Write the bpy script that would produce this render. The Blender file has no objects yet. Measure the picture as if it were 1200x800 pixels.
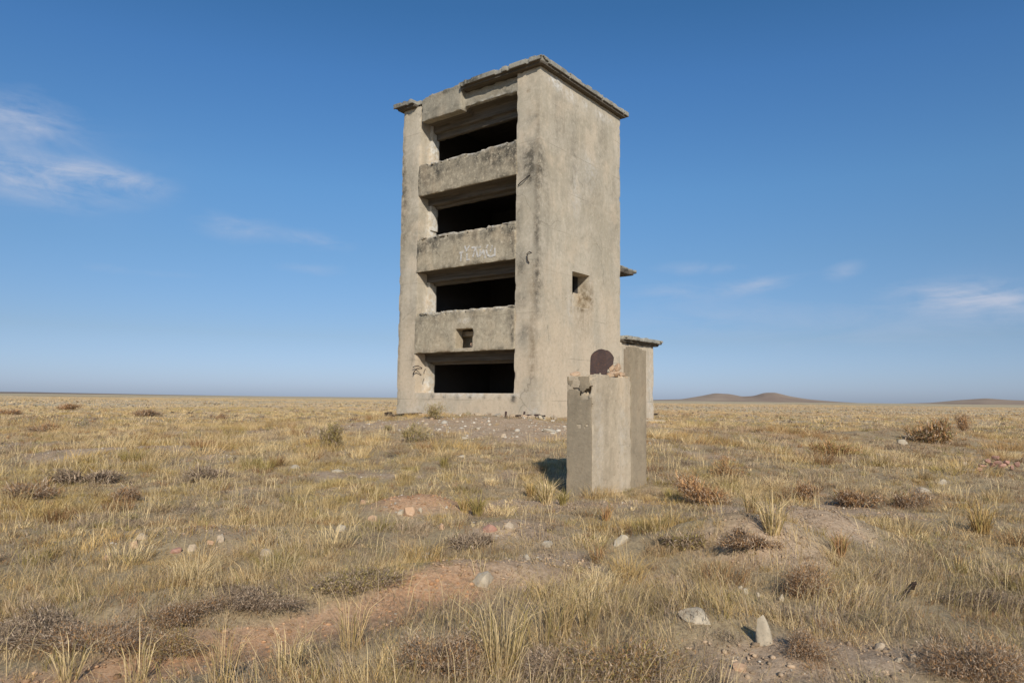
import bpy, bmesh, math, random
import numpy as np
from mathutils import Matrix, Vector, Euler

rng = np.random.default_rng(7)
random.seed(7)
scene = bpy.context.scene
COL = scene.collection
RAD = math.radians

# ------------------------------------------------------------------ camera
F, CX, CY = 830.0, 600.0, 400.0            # in pixels of a 1200 x 800 frame
PITCH, ROLL = math.atan(67 / F), 0.0115
EYE = np.array([0.0, 0.0, 1.65])
cam_d = bpy.data.cameras.new("camera")
cam_d.sensor_width = 36.0
cam_d.lens = 36.0 * F / 1200.0
cam_d.clip_start = 0.1
cam_d.clip_end = 30000
cam = bpy.data.objects.new("camera", cam_d)
COL.objects.link(cam)
CAM_M = Matrix.Rotation(math.pi / 2 + PITCH, 4, 'X') @ Matrix.Rotation(ROLL, 4, 'Z')
cam.matrix_world = Matrix.Translation(Vector(EYE)) @ CAM_M
scene.camera = cam
R3 = np.array(CAM_M.to_3x3())

def ray(px, py):
    d = R3 @ np.array([(px - CX) / F, (CY - py) / F, -1.0])
    return d / np.linalg.norm(d)

# ------------------------------------------------------------------ noise
def _h(ix, iy, iz, seed):
    n = (ix.astype(np.int64) * 374761393 + iy.astype(np.int64) * 668265263 + iz.astype(np.int64) * 2147483647 + seed * 1274126177) & 0xFFFFFFFF
    n = ((n ^ (n >> 13)) * 1274126177) & 0xFFFFFFFF
    n = ((n ^ (n >> 16)) * 2246822519) & 0xFFFFFFFF
    return ((n ^ (n >> 15)) & 0xFFFFFF) / float(0xFFFFFF)

def vnoise(p, seed=0):
    p = np.asarray(p, float)
    i = np.floor(p).astype(np.int64)
    f = p - i
    f = f * f * (3 - 2 * f)
    r = 0
    for a in (0, 1):
        for b in (0, 1):
            for c in (0, 1):
                w = (f[:, 0] if a else 1 - f[:, 0]) * (f[:, 1] if b else 1 - f[:, 1]) * (f[:, 2] if c else 1 - f[:, 2])
                r = r + w * _h(i[:, 0] + a, i[:, 1] + b, i[:, 2] + c, seed)
    return r

def fbm(p, seed=0, octv=4):
    p = np.asarray(p, float)
    s, a, t = 0, 0.5, 0
    for k in range(octv):
        s = s + a * vnoise(p * (2 ** k) + 17.3 * k, seed + k)
        t += a
        a *= 0.5
    return s / t

def n2(x, y, scale, seed, octv=3):
    x = np.asarray(x, float); y = np.asarray(y, float)
    sh = x.shape
    p = np.stack([x.ravel() / scale, y.ravel() / scale, np.full(x.size, 0.37)], 1)
    return fbm(p, seed, octv).reshape(sh)

def sstep(a, b, x):
    t = np.clip((x - a) / (b - a), 0, 1)
    return t * t * (3 - 2 * t)

# ------------------------------------------------------------------ terrain
def blob(x, y, cx, cy, rx, ry, ang=0.0):
    c, s = math.cos(ang), math.sin(ang)
    u = (x - cx) * c + (y - cy) * s
    v = -(x - cx) * s + (y - cy) * c
    return np.exp(-(u / rx) ** 2 - (v / ry) ** 2)

ANG_T = RAD(37.5)
BUMPS = [  # x, y, rx, ry, height, angle
    (2.55, 7.75, 0.95, 0.55, 0.40, -0.4), (3.4, 8.6, 1.0, 0.55, 0.36, -0.6), (-0.35, 6.5, 0.9, 0.35, 0.12, 0.3), (1.4, 5.2, .6, .35, .13, 0), (1.75, 4.7, 0.7, 0.45, 0.07, 0),
    (-1.25, 9.9, 0.65, 0.45, 0.24, 0.2), (0.15, 8.6, 0.9, 0.5, 0.08, 0), (0.1, 5.2, 0.9, 0.5, 0.07, 0.2),
    (-1.9, 5.9, 1.6, 0.4, 0.13, 0.35), (15.5, 27.0, 3.0, 2.2, 0.55, 0), (-3.6, 8.0, 1.5, 0.8, 0.10, 0.2),
    (8.5, 14.5, 2.5, 1.2, 0.2, -0.3), (-9, 17, 3, 1.6, 0.18, 0.2),
]
def ground_z(x, y):
    x = np.asarray(x, float); y = np.asarray(y, float)
    r2 = (x - 0.4) ** 2 + (y - 27.8) ** 2
    z = 0.97 * np.exp(-r2 / 11.5 ** 2)
    for cx, cy, rx, ry, hh, an in BUMPS:
        z = z + hh * blob(x, y, cx, cy, rx, ry, an)
    z = z - 0.10 * blob(x, y, -1.76, 4.9, 1.2, 0.28, 0.66)       # the shallow red cut in the foreground
    z = z + 0.16 * blob(x, y, -2.4, 25.6, 4.6, 1.3, -ANG_T) * (0.4 + n2(x, y, 1.1, 15, 2)) + .10 * blob(x, y, 2.2, 26.6, 3.4, 1.0, .92)
    r = np.sqrt(x * x + y * y)
    amp = 1 - 0.6 * np.exp(-r2 / 6.0 ** 2)
    z = z + amp * (0.09 * (n2(x, y, 3.2, 11, 3) - 0.5) + 0.10 * (n2(x, y, 0.8, 12, 3) - 0.5) + np.clip(1.4 - r / 30, 0, 1) * 0.055 * (n2(x, y, 0.34, 14, 2) - 0.5))
    k = np.clip(1.5 * blob(x, y, 1.45, 12.0, 1.5, 1.6), 0, 1)              # trodden level round the pillar
    z = z * (1 - k) + (0.06 + 0.03 * (n2(x, y, 0.34, 14, 2) - 0.5)) * k
    z = z + sstep(30, 120, r) * 1.1 * (n2(x, y, 60, 13, 2) - 0.62)
    return z

def at(px, py, lift=0.0):
    """the point of the ground that lies behind a pixel of the photograph"""
    d = ray(px, py)
    t = 2.0 + np.arange(0, 5000) * 0.02
    t = np.concatenate([t, np.geomspace(102, 3000, 3000)])
    P = EYE[None] + d[None] * t[:, None]
    below = P[:, 2] < ground_z(P[:, 0], P[:, 1])
    k = int(np.argmax(below)) if below.any() else len(t) - 1
    p = P[k].copy()
    p[2] = float(ground_z(p[0], p[1])) + lift
    return p

BARE = [  # x, y, rx, ry, strength, angle
    (-1.76, 4.93, 1.2, 0.27, 1.9, 0.66), (-0.60, 5.95, 0.34, 0.24, 1.6, 0), (-1.25, 9.85, 0.65, 0.42, 1.0, 0.1), (0.15, 8.5, 0.55, 0.7, .7, 0),
    (0.05, 10.5, 0.8, 1.0, .75, 0.3), (2.5, 7.2, 0.62, 0.45, .95, -0.5), (3.35, 8.2, 0.75, 0.5, .9, -0.6), (2.2, 4.6, .5, .3, .9, .2),
    (1.55, 4.45, 0.55, 0.3, .9, 0), (-1.6, 22.5, 4.2, 1.7, 1.1, -0.62), (0.8, 21.8, 1.7, 1.8, .9, 0), (4.6, 25.5, 2.4, 1.6, .7, 0.9), (-5.0, 24, 1.4, 1.4, .6, 0),
    (1.6, 11.0, 0.9, 0.5, .85, 0.3), (-3.4, 8.2, 1.0, 0.6, .5, 0), (0.15, 5.5, 0.35, 0.25, .8, 0), (2.1, 5.6, .5, .25, .7, 0),
    (17.5, 22, 1.6, 1.0, .5, 0), (-4.6, 11.8, 1.2, .5, .5, 0), (-2.3, 13.6, .8, .5, .5, 0),
]
def bare(x, y):
    b = 0
    for cx, cy, rx, ry, s, an in BARE:
        b = b + s * blob(x, y, cx, cy, rx, ry, an)
    b = b * (0.15 + 1.7 * n2(x, y, 0.42, 21, 3))
    b = b + sstep(0.60, 0.74, n2(x, y, 1.7, 22, 4)) * 0.75
    return np.clip(b, 0, 1)

# ------------------------------------------------------------------ object helpers
def tag(o, label=None, cat=None, group=None, kind=None):
    if label: o["label"] = label
    if cat: o["category"] = cat
    if group: o["group"] = group
    if kind: o["kind"] = kind
    return o

def empty(name, loc, rz=0.0):
    o = bpy.data.objects.new(name, None)
    o.location = Vector([float(v) for v in loc])
    o.rotation_euler = (0, 0, rz)
    o.empty_display_size = 0.2
    COL.objects.link(o)
    return o

def link_mesh(name, me, mat, parent=None, loc=None, rot=None):
    o = bpy.data.objects.new(name, me)
    COL.objects.link(o)
    if mat is not None:
        me.materials.append(mat)
    if parent is not None:
        o.parent = parent
    if loc is not None:
        o.location = Vector([float(v) for v in loc])
    if rot is not None:
        o.rotation_euler = rot
    return o

def mesh_np(name, verts, faces, attrs=None, colors=None, smooth=False, sharp=None):
    """verts n x 3; faces m x 3 or m x 4"""
    me = bpy.data.meshes.new(name)
    nv, nf, k = len(verts), len(faces), faces.shape[1]
    me.vertices.add(nv)
    me.vertices.foreach_set("co", np.ascontiguousarray(verts, dtype=np.float32).ravel())
    me.loops.add(nf * k)
    me.loops.foreach_set("vertex_index", np.ascontiguousarray(faces, dtype=np.int32).ravel())
    me.polygons.add(nf)
    me.polygons.foreach_set("loop_start", np.arange(0, nf * k, k, dtype=np.int32))
    me.update(calc_edges=True)
    if attrs:
        for nme, v in attrs.items():
            a = me.attributes.new(nme, 'FLOAT', 'POINT')
            a.data.foreach_set("value", np.ascontiguousarray(v, dtype=np.float32))
    if colors is not None:
        a = me.attributes.new("col", 'FLOAT_COLOR', 'POINT')
        a.data.foreach_set("color", np.concatenate([colors, np.ones((nv, 1))], 1).astype(np.float32).ravel())
    if smooth:
        me.polygons.foreach_set("use_smooth", np.ones(nf, dtype=bool))
        if sharp:
            me.set_sharp_from_angle(angle=RAD(sharp))
    return me

# ------------------------------------------------------------------ node helpers
def new_mat(name):
    m = bpy.data.materials.new(name)
    m.use_nodes = True
    nt = m.node_tree
    for n in list(nt.nodes):
        nt.nodes.remove(n)
    return m, nt

class NT:
    def __init__(self, nt): self.nt = nt
    def n(self, typ, **kw):
        nd = self.nt.nodes.new(typ)
        for k, v in kw.items(): setattr(nd, k, v)
        return nd
    def l(self, a, b): self.nt.links.new(a, b)
    def setin(self, sock, v):
        if hasattr(v, "is_output") or isinstance(v, bpy.types.NodeSocket): self.l(v, sock)
        else: sock.default_value = v
    def math(self, op, a, b=None, c=None, clamp=False):
        nd = self.n('ShaderNodeMath', operation=op, use_clamp=clamp)
        self.setin(nd.inputs[0], a)
        if b is not None: self.setin(nd.inputs[1], b)
        if c is not None: self.setin(nd.inputs[2], c)
        return nd.outputs[0]
    def map(self, v, a, b, c=0.0, d=1.0):
        nd = self.n('ShaderNodeMapRange', clamp=True)
        for k, x in zip(range(5), (v, a, b, c, d)): self.setin(nd.inputs[k], x)
        return nd.outputs[0]
    def mix(self, f, a, b, blend='MIX'):
        nd = self.n('ShaderNodeMix', data_type='RGBA', blend_type=blend)
        self.setin(nd.inputs[0], f)
        self.setin(nd.inputs[6], a if not isinstance(a, tuple) else (*a, 1.0)[:4])
        self.setin(nd.inputs[7], b if not isinstance(b, tuple) else (*b, 1.0)[:4])
        return nd.outputs[2]
    def noise(self, vec, scale, detail=6.0, rough=0.55, dist=0.0):
        nd = self.n('ShaderNodeTexNoise')
        if vec is not None: self.l(vec, nd.inputs['Vector'])
        nd.inputs['Scale'].default_value = scale
        nd.inputs['Detail'].default_value = detail
        nd.inputs['Roughness'].default_value = rough
        nd.inputs['Distortion'].default_value = dist
        return nd.outputs[0]
    def mapping(self, vec, scale=(1, 1, 1), loc=(0, 0, 0), rot=(0, 0, 0)):
        nd = self.n('ShaderNodeMapping')
        self.l(vec, nd.inputs[0])
        nd.inputs['Scale'].default_value = scale
        nd.inputs['Location'].default_value = loc
        nd.inputs['Rotation'].default_value = rot
        return nd.outputs[0]
    def attr(self, name):
        return self.n('ShaderNodeAttribute', attribute_name=name)
    def bump(self, h, strength, dist):
        nd = self.n('ShaderNodeBump')
        self.l(h, nd.inputs['Height'])
        nd.inputs['Strength'].default_value = strength
        nd.inputs['Distance'].default_value = dist
        return nd.outputs[0]
    def out(self, shader):
        o = self.n('ShaderNodeOutputMaterial')
        self.l(shader, o.inputs[0])
    def principled(self, col, rough=0.9, spec=0.2, normal=None, metal=0.0):
        p = self.n('ShaderNodeBsdfPrincipled')
        self.setin(p.inputs['Base Color'], (*col, 1.0) if isinstance(col, tuple) else col)
        self.setin(p.inputs['Roughness'], rough)
        p.inputs['Specular IOR Level'].default_value = spec
        p.inputs['Metallic'].default_value = metal
        if normal is not None: self.l(normal, p.inputs['Normal'])
        return p.outputs[0]

def concrete(name, base, light, darkc, streak=0.6, dirt=1.0, warm_low=None, speck=1.0, bumps=1.0, joints=1.0):
    m, nt = new_mat(name)
    g = NT(nt)
    tc = g.n('ShaderNodeTexCoord').outputs['Object']
    big = g.noise(tc, 0.55, 5, 0.6, 0.4)
    mid = g.noise(tc, 2.3, 7, 0.65, 0.3)
    fine = g.noise(tc, 22, 6, 0.7)
    grit = g.noise(tc, 85, 3, 0.7)
    streaks = g.noise(g.mapping(tc, (2.6, 2.6, 0.16)), 1.6, 6, 0.62)
    c = g.mix(g.map(big, 0.36, 0.66), base, light)
    c = g.mix(g.math('MULTIPLY', g.map(mid, 0.50, 0.72), 0.55), c, tuple(x * 0.74 for x in base))
    c = g.mix(g.math('MULTIPLY', g.map(mid, 0.42, 0.28), 0.5), c, tuple(min(1, x * 1.18) for x in light))
    c = g.mix(g.math('MULTIPLY', g.map(streaks, 0.50, 0.72), streak), c, tuple(x * 0.66 for x in base))
    c = g.mix(g.math('MULTIPLY', g.map(streaks, 0.44, 0.30), streak * 0.5), c, tuple(min(1, x * 1.12) for x in light))
    if warm_low:
        z = g.n('ShaderNodeSeparateXYZ'); g.l(tc, z.inputs[0])
        zz = g.math('ADD', z.outputs[2], g.math('MULTIPLY', g.math('SUBTRACT', big, 0.5), 5.0))
        c = g.mix(g.math('MULTIPLY', g.map(zz, 6.0, 1.5), 0.75), c, warm_low)
    # mapped stains of this surface
    d = g.attr('dark').outputs['Fac']
    dm = g.math('MULTIPLY', d, g.map(g.noise(tc, 3.5, 7, 0.78), 0.36, 0.60, 0.10, 1.5), clamp=True)
    c = g.mix(g.math('MULTIPLY', dm, dirt), c, darkc)
    w = g.attr('pale').outputs['Fac']
    wm = g.math('MULTIPLY', w, g.map(g.noise(tc, 5.0, 5, 0.7), 0.40, 0.58), clamp=True)
    c = g.mix(wm, c, (0.66, 0.63, 0.57))
    b = g.attr('brown').outputs['Fac']
    bmk = g.math('MULTIPLY', b, g.map(g.noise(tc, 4.0, 5, 0.7), 0.36, 0.60), clamp=True)
    c = g.mix(bmk, c, (0.20, 0.145, 0.085))
    blo = g.noise(g.mapping(tc, (1, 1, .7), loc=(7, 3, 1)), 1.1, 4, 0.55, 0.5)
    c = g.mix(g.math('MULTIPLY', g.map(blo, 0.52, 0.64), 0.45), c, (base[0] * .86, base[1] * .89, base[2] * .93))
    c = g.mix(g.math('MULTIPLY', g.map(blo, 0.47, 0.36), 0.45), c, (light[0] * 1.1, light[1] * 1.02, light[2] * .95))
    mot = g.noise(tc, 7.5, 6, 0.72, 0.2)
    c = g.mix(g.math('MULTIPLY', g.map(mot, 0.53, 0.68), 0.5 * speck), c, tuple(x * 0.62 for x in base))
    c = g.mix(g.math('MULTIPLY', g.map(mot, 0.46, 0.33), 0.45 * speck), c, tuple(min(1, x * 1.22) for x in light))
    c = g.mix(g.math('MULTIPLY', g.map(fine, 0.56, 0.74), 0.45 * speck), c, tuple(x * 0.5 for x in base))
    c = g.mix(g.math('MULTIPLY', g.map(fine, 0.44, 0.28), 0.35 * speck), c, tuple(min(1, x * 1.3) for x in light))
    c = g.mix(g.math('MULTIPLY', g.map(grit, 0.60, 0.74), 0.4 * speck), c, tuple(x * 0.45 for x in base))
    # little pits
    vo = g.n('ShaderNodeTexVoronoi'); g.l(tc, vo.inputs['Vector']); vo.inputs['Scale'].default_value = 9.0
    pit = g.math('MULTIPLY', g.map(vo.outputs['Distance'], 0.16, 0.05), g.map(mid, 0.45, 0.6))
    c = g.mix(g.math('MULTIPLY', pit, 0.6), c, tuple(x * 0.4 for x in base))
    sz_ = g.n('ShaderNodeSeparateXYZ'); g.l(tc, sz_.inputs[0])
    zj = g.math('ADD', sz_.outputs[2], g.math('MULTIPLY', mid, 0.05))
    jd = g.math('ABSOLUTE', g.math('SUBTRACT', g.math('FRACT', g.math('DIVIDE', zj, 1.55)), 0.5))
    jl = g.math('MULTIPLY', g.map(jd, 0.010, 0.003), g.map(big, 0.46, 0.58))
    c = g.mix(g.math('MULTIPLY', jl, 0.55 * joints), c, tuple(x * 0.45 for x in base))
    wob = g.n('ShaderNodeVectorMath', operation='ADD'); g.l(tc, wob.inputs[0])
    wsc = g.n('ShaderNodeVectorMath', operation='SCALE'); wsc.inputs['Scale'].default_value = 0.9
    nz_ = g.n('ShaderNodeTexNoise'); g.l(tc, nz_.inputs['Vector']); nz_.inputs['Scale'].default_value = 1.3; nz_.inputs['Detail'].default_value = 6
    g.l(nz_.outputs['Color'], wsc.inputs[0]); g.l(wsc.outputs[0], wob.inputs[1])
    vc = g.n('ShaderNodeTexVoronoi', feature='DISTANCE_TO_EDGE'); g.l(wob.outputs[0], vc.inputs['Vector']); vc.inputs['Scale'].default_value = 0.42
    ck = g.math('MULTIPLY', g.map(vc.outputs['Distance'], 0.010, 0.002), g.map(blo, 0.50, 0.60))
    c = g.mix(g.math('MULTIPLY', ck, 0.42 * joints), c, tuple(x * 0.3 for x in base))
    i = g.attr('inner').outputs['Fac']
    shade = g.attr('soffit_shade').outputs['Fac']
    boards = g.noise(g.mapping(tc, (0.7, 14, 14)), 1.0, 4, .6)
    c = g.mix(shade, c, g.mix(g.map(boards, .35, .65), (0.085, 0.07, 0.052), (0.15, 0.125, 0.095)))  # board-marked concrete, coloured dark to paint in the shade of soffits and undersides
    c = g.mix(i, c, (0.075, 0.068, 0.062))  # interior coloured near black, painting in the unlit rooms
    hgt = g.math('ADD', g.math('MULTIPLY', mid, 1.2), g.math('ADD', g.math('MULTIPLY', fine, 0.6), g.math('MULTIPLY', grit, 0.25)))
    hgt = g.math('SUBTRACT', hgt, g.math('MULTIPLY', pit, 0.5))
    g.out(g.principled(c, 0.93, 0.15, g.bump(hgt, 0.55 * bumps, 0.02)))
    return m

def simple_rough(name, c1, c2, scale=6.0, bump=0.4, rough=0.9, dist=0.01, c3=None):
    m, nt = new_mat(name)
    g = NT(nt)
    tc = g.n('ShaderNodeTexCoord').outputs['Object']
    a = g.noise(tc, scale, 7, 0.65, 0.3)
    b = g.noise(tc, scale * 7, 4, 0.7)
    c = g.mix(g.map(a, 0.34, 0.66), c1, c2)
    if c3: c = g.mix(g.math('MULTIPLY', g.map(b, 0.52, 0.68), 0.7), c, c3)
    h = g.math('ADD', a, g.math('MULTIPLY', b, 0.35))
    g.out(g.principled(c, rough, 0.2, g.bump(h, bump, dist)))
    return m

def plant_mat(name, trans=0.25, tint=(1.27, 1.15, 1.00)):
    m, nt = new_mat(name)
    g = NT(nt)
    c = g.mix(1.0, g.attr('col').outputs['Color'], tint, 'MULTIPLY')
    d = g.n('ShaderNodeBsdfDiffuse'); g.l(c, d.inputs[0])
    t = g.n('ShaderNodeBsdfTranslucent'); g.l(c, t.inputs[0])
    mx = g.n('ShaderNodeMixShader'); mx.inputs[0].default_value = trans
    g.l(d.outputs[0], mx.inputs[1]); g.l(t.outputs[0], mx.inputs[2])
    g.out(mx.outputs[0])
    return m

M = {}
M['wall'] = concrete('weathered_render', (0.43, 0.365, 0.265), (0.54, 0.465, 0.355), (0.085, 0.073, 0.056), 0.30, 0.95, warm_low=(0.57, 0.45, 0.315), speck=0.85)
M['band'] = concrete('band_concrete', (0.355, 0.295, 0.205), (0.46, 0.39, 0.28), (0.075, 0.066, 0.052), 0.45, 1.0, speck=1.7)
M['lintel'] = concrete('lintel_concrete', (0.30, 0.265, 0.20), (0.37, 0.325, 0.245), (0.09, 0.08, 0.06), 0.35, 0.9, speck=1.5, bumps=1.5)
M['roof'] = concrete('roof_concrete', (0.27, 0.25, 0.205), (0.38, 0.355, 0.29), (0.07, 0.065, 0.05), 0.3, 1.0, speck=1.6, bumps=1.6)
M['pillar'] = concrete('pillar_concrete', (0.46, 0.365, 0.25), (0.56, 0.455, 0.32), (0.15, 0.125, 0.09), 0.5, 0.9, joints=.35)
M['pillar_dark'] = concrete('pillar_render', (0.31, 0.245, 0.163), (0.365, 0.29, 0.197), (0.12, 0.10, 0.07), 0.25, 0.8, joints=.2)
M['rust'] = simple_rough('rusty_steel', (0.045, 0.032, 0.030), (0.085, 0.052, 0.042), 6, 0.5, 0.8, 0.008, (0.15, 0.07, 0.04))
M['iron'] = simple_rough('dark_iron', (0.022, 0.018, 0.016), (0.06, 0.035, 0.025), 12, 0.4, 0.8, 0.005)
M['brick'] = simple_rough('orange_brick', (0.50, 0.30, 0.18), (0.56, 0.40, 0.27), 10, 0.6, 0.95, 0.01, (0.35, 0.17, 0.10))
M['rubble'] = simple_rough('brick_rubble', (0.44, 0.27, 0.16), (0.52, 0.39, 0.26), 14, 0.8, 0.95, 0.015, (0.24, 0.15, 0.09))
M['redbrick'] = simple_rough('red_brick', (0.40, 0.20, 0.14), (0.46, 0.28, 0.20), 10, 0.6, 0.95, 0.01, (0.22, 0.11, 0.08))
M['pale'] = simple_rough('pale_stone', (0.40, 0.325, 0.225), (0.52, 0.43, 0.31), 7, 0.7, 0.95, 0.012, (0.30, 0.26, 0.19))
M['tan'] = simple_rough('tan_stone', (0.42, 0.32, 0.21), (0.52, 0.41, 0.29), 8, 0.7, 0.95, 0.012, (0.28, 0.20, 0.13))
M['orange'] = simple_rough('orange_stone', (0.50, 0.30, 0.17), (0.56, 0.38, 0.24), 8, 0.7, 0.95, 0.012, (0.34, 0.19, 0.11))
M['grey'] = simple_rough('grey_concrete', (0.36, 0.30, 0.22), (0.47, 0.40, 0.30), 7, 0.7, 0.95, 0.012, (0.20, 0.175, 0.14))
M['plant'] = plant_mat('dry_plant', 0.14)

# ------------------------------------------------------------------ voxel-built concrete
def lines(a, b, step, *must):
    pts = sorted(set([round(a, 4), round(b, 4)] + [round(v, 4) for v in must if a < v < b]))
    out = []
    for p, q in zip(pts[:-1], pts[1:]):
        n = max(1, int(math.ceil((q - p) / step - 1e-6)))
        out += [p + (q - p) * k / n for k in range(n)]
    return np.array(out + [pts[-1]])

def mids(a): return (a[1:] + a[:-1]) / 2

def voxel_surface(xs, ys, zs, occ):
    nx, ny, nz = occ.shape
    O = np.zeros((nx + 2, ny + 2, nz + 2), bool)
    O[1:-1, 1:-1, 1:-1] = occ
    def vid(i, j, k): return (i * (ny + 1) + j) * (nz + 1) + k
    quads = []
    A = O[:-1, 1:-1, 1:-1]; B = O[1:, 1:-1, 1:-1]
    for sgn, msk in ((1, A & ~B), (-1, ~A & B)):
        i, j, k = np.nonzero(msk)
        q = np.stack([vid(i, j, k), vid(i, j + 1, k), vid(i, j + 1, k + 1), vid(i, j, k + 1)], 1)
        quads.append(q if sgn > 0 else q[:, ::-1])
    A = O[1:-1, :-1, 1:-1]; B = O[1:-1, 1:, 1:-1]
    for sgn, msk in ((1, A & ~B), (-1, ~A & B)):
        i, j, k = np.nonzero(msk)
        q = np.stack([vid(i, j, k), vid(i, j, k + 1), vid(i + 1, j, k + 1), vid(i + 1, j, k)], 1)
        quads.append(q if sgn > 0 else q[:, ::-1])
    A = O[1:-1, 1:-1, :-1]; B = O[1:-1, 1:-1, 1:]
    for sgn, msk in ((1, A & ~B), (-1, ~A & B)):
        i, j, k = np.nonzero(msk)
        q = np.stack([vid(i, j, k), vid(i + 1, j, k), vid(i + 1, j + 1, k), vid(i, j + 1, k)], 1)
        quads.append(q if sgn > 0 else q[:, ::-1])
    Q = np.concatenate(quads)
    used, inv = np.unique(Q.ravel(), return_inverse=True)
    Q = inv.reshape(-1, 4)
    k = used % (nz + 1); j = (used // (nz + 1)) % (ny + 1); i = used // ((nz + 1) * (ny + 1))
    V = np.stack([xs[i], ys[j], zs[k]], 1)
    return V, Q

def erode(V, Q, amp=0.008, chip=0.5, seed=1, it=7, chip_scale=0.55, base_it=1):
    n = len(V)
    e = np.concatenate([Q[:, [0, 1]], Q[:, [1, 2]], Q[:, [2, 3]], Q[:, [3, 0]]])
    e = np.unique(np.sort(e, 1), axis=0)
    deg = np.zeros(n); np.add.at(deg, e[:, 0], 1); np.add.at(deg, e[:, 1], 1)
    def lap(P):
        s = np.zeros_like(P)
        np.add.at(s, e[:, 0], P[e[:, 1]]); np.add.at(s, e[:, 1], P[e[:, 0]])
        return s / deg[:, None]
    S = V.copy()
    for _ in range(base_it): S = S * 0.75 + lap(S) * 0.25
    L = S.copy()
    for _ in range(it): L = L * 0.3 + lap(L) * 0.7
    w = sstep(1 - chip - 0.18, 1 - chip + 0.12, fbm(V / chip_scale, seed, 4))
    P = S * (1 - w[:, None]) + L * w[:, None]
    for a in range(3):
        P[:, a] += amp * 2 * (fbm(V / 0.35 + 31 * a, seed + 50 + a, 3) - 0.5) + amp * 1.5 * (fbm(V / 1.7 + 11 * a, seed + 80 + a, 2) - 0.5)
    return P

def stain_attrs(V, dark=(), pale=(), brown=(), inner=None, soffit_shade=None):
    def ev(lst):
        s = np.zeros(len(V))
        for (cx, cy, cz, rx, ry, rz, k) in lst:
            s += k * np.exp(-((V[:, 0] - cx) / rx) ** 2 - ((V[:, 1] - cy) / ry) ** 2 - ((V[:, 2] - cz) / rz) ** 2)
        return np.clip(s, 0, 1.2)
    return {"dark": ev(dark), "pale": ev(pale), "brown": ev(brown), "inner": np.zeros(len(V)) if inner is None else inner, "soffit_shade": np.zeros(len(V)) if soffit_shade is None else soffit_shade}

def solid(name, xs, ys, zs, occ_fn, mat, parent, amp=0.008, chip=0.4, seed=1, dark=(), pale=(), brown=(), inner=None, it=7, chip_scale=0.55, loc=None, base_it=1, soffit_shade=None):
    X, Y, Z = np.meshgrid(mids(xs), mids(ys), mids(zs), indexing='ij')
    V, Q = voxel_surface(xs, ys, zs, occ_fn(X, Y, Z))
    P = erode(V, Q, amp, chip, seed, it, chip_scale, base_it)
    me = mesh_np(name, P, Q, attrs=stain_attrs(V, dark, pale, brown, inner(V) if inner else None, soffit_shade(V) if soffit_shade else None), smooth=True, sharp=38)
    return link_mesh(name, me, mat, parent, loc)

# ------------------------------------------------------------------ the tower
ANG = RAD(37.5)
CORNER = np.array([0.914, 24.54, 0.84])
AX = np.array([math.cos(ANG), -math.sin(ANG), 0.0])      # local x: along the front towards the near corner
AY = np.array([math.sin(ANG), math.cos(ANG), 0.0])       # local y: into the building
tower = tag(empty("watchtower", CORNER, -ANG),
            "tall weathered concrete watchtower with four wide dark openings stacked up its front", "watchtower")
W_, D_, H_ = 7.02, 5.86, 12.72
def nz3(X, Y, Z, scale, seed, octv=3):
    p = np.stack([X.ravel(), Y.ravel(), Z.ravel()], 1) / scale
    return fbm(p, seed, octv).reshape(X.shape)

def wall_occ(X, Y, Z):
    front = Y < 1.0
    o = front | (Y > D_ - 0.45) | (X < -W_ + 0.45) | (X > -0.56)
    o &= ~(front & (X > -6.0) & (X < -1.05) & (Z > 1.0))
    jag = 0.26 * (n2(Z, Z * 0 + 3, 0.8, 5, 2) - 0.30)
    o |= (Y > 0.58) & (Y < 1.0) & (X < -5.92 + jag) & (X > -6.3) & (Z > 1.0)
    o |= (X > -0.75) & (X < -0.53) & (Y > 1.9) & (Y < 3.7) & (Z > 4.0) & (Z < 5.9)
    o &= ~((X > -0.53) & (Y > 2.18) & (Y < 3.42) & (Z > 4.3) & (Z < 5.6))
    o &= ~((X > -0.8) & (Y > 2.18) & (Y < 3.42) & (Z > 4.72 + 0.30 * n2(Y, Y * 0, 0.35, 6, 3)) & (Z < 5.6))
    # worn foot of the walls and loose top edge
    o &= ~((Z < 0.12) & (nz3(X, Y, Z, 0.5, 61) > 0.56) & ((Y < 0.14) | (X > -0.12)))
    for zf in (3.2, 6.4, 9.5):
        o |= (Z > zf) & (Z < zf + 0.2) & (Y > 0.6) & (X < -0.3) & (X > -W_ + 0.2) & (Y < D_ - 0.2)
    return o
xs = lines(-W_, 0, 0.075, -6.3, -6.0, -5.92, -1.05, -0.75, -0.56, -0.53, -W_ + 0.45)
ys = lines(0, D_, 0.075, 0.58, 1.0, D_ - 0.45, 2.18, 3.42, 1.9, 3.7)
zs = lines(-0.9, H_, 0.075, 0.0, 1.0, 4.3, 5.6, 4.0, 5.9, 3.2, 3.4, 6.4, 6.6, 9.5, 9.7)
R1 = 0.35
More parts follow.
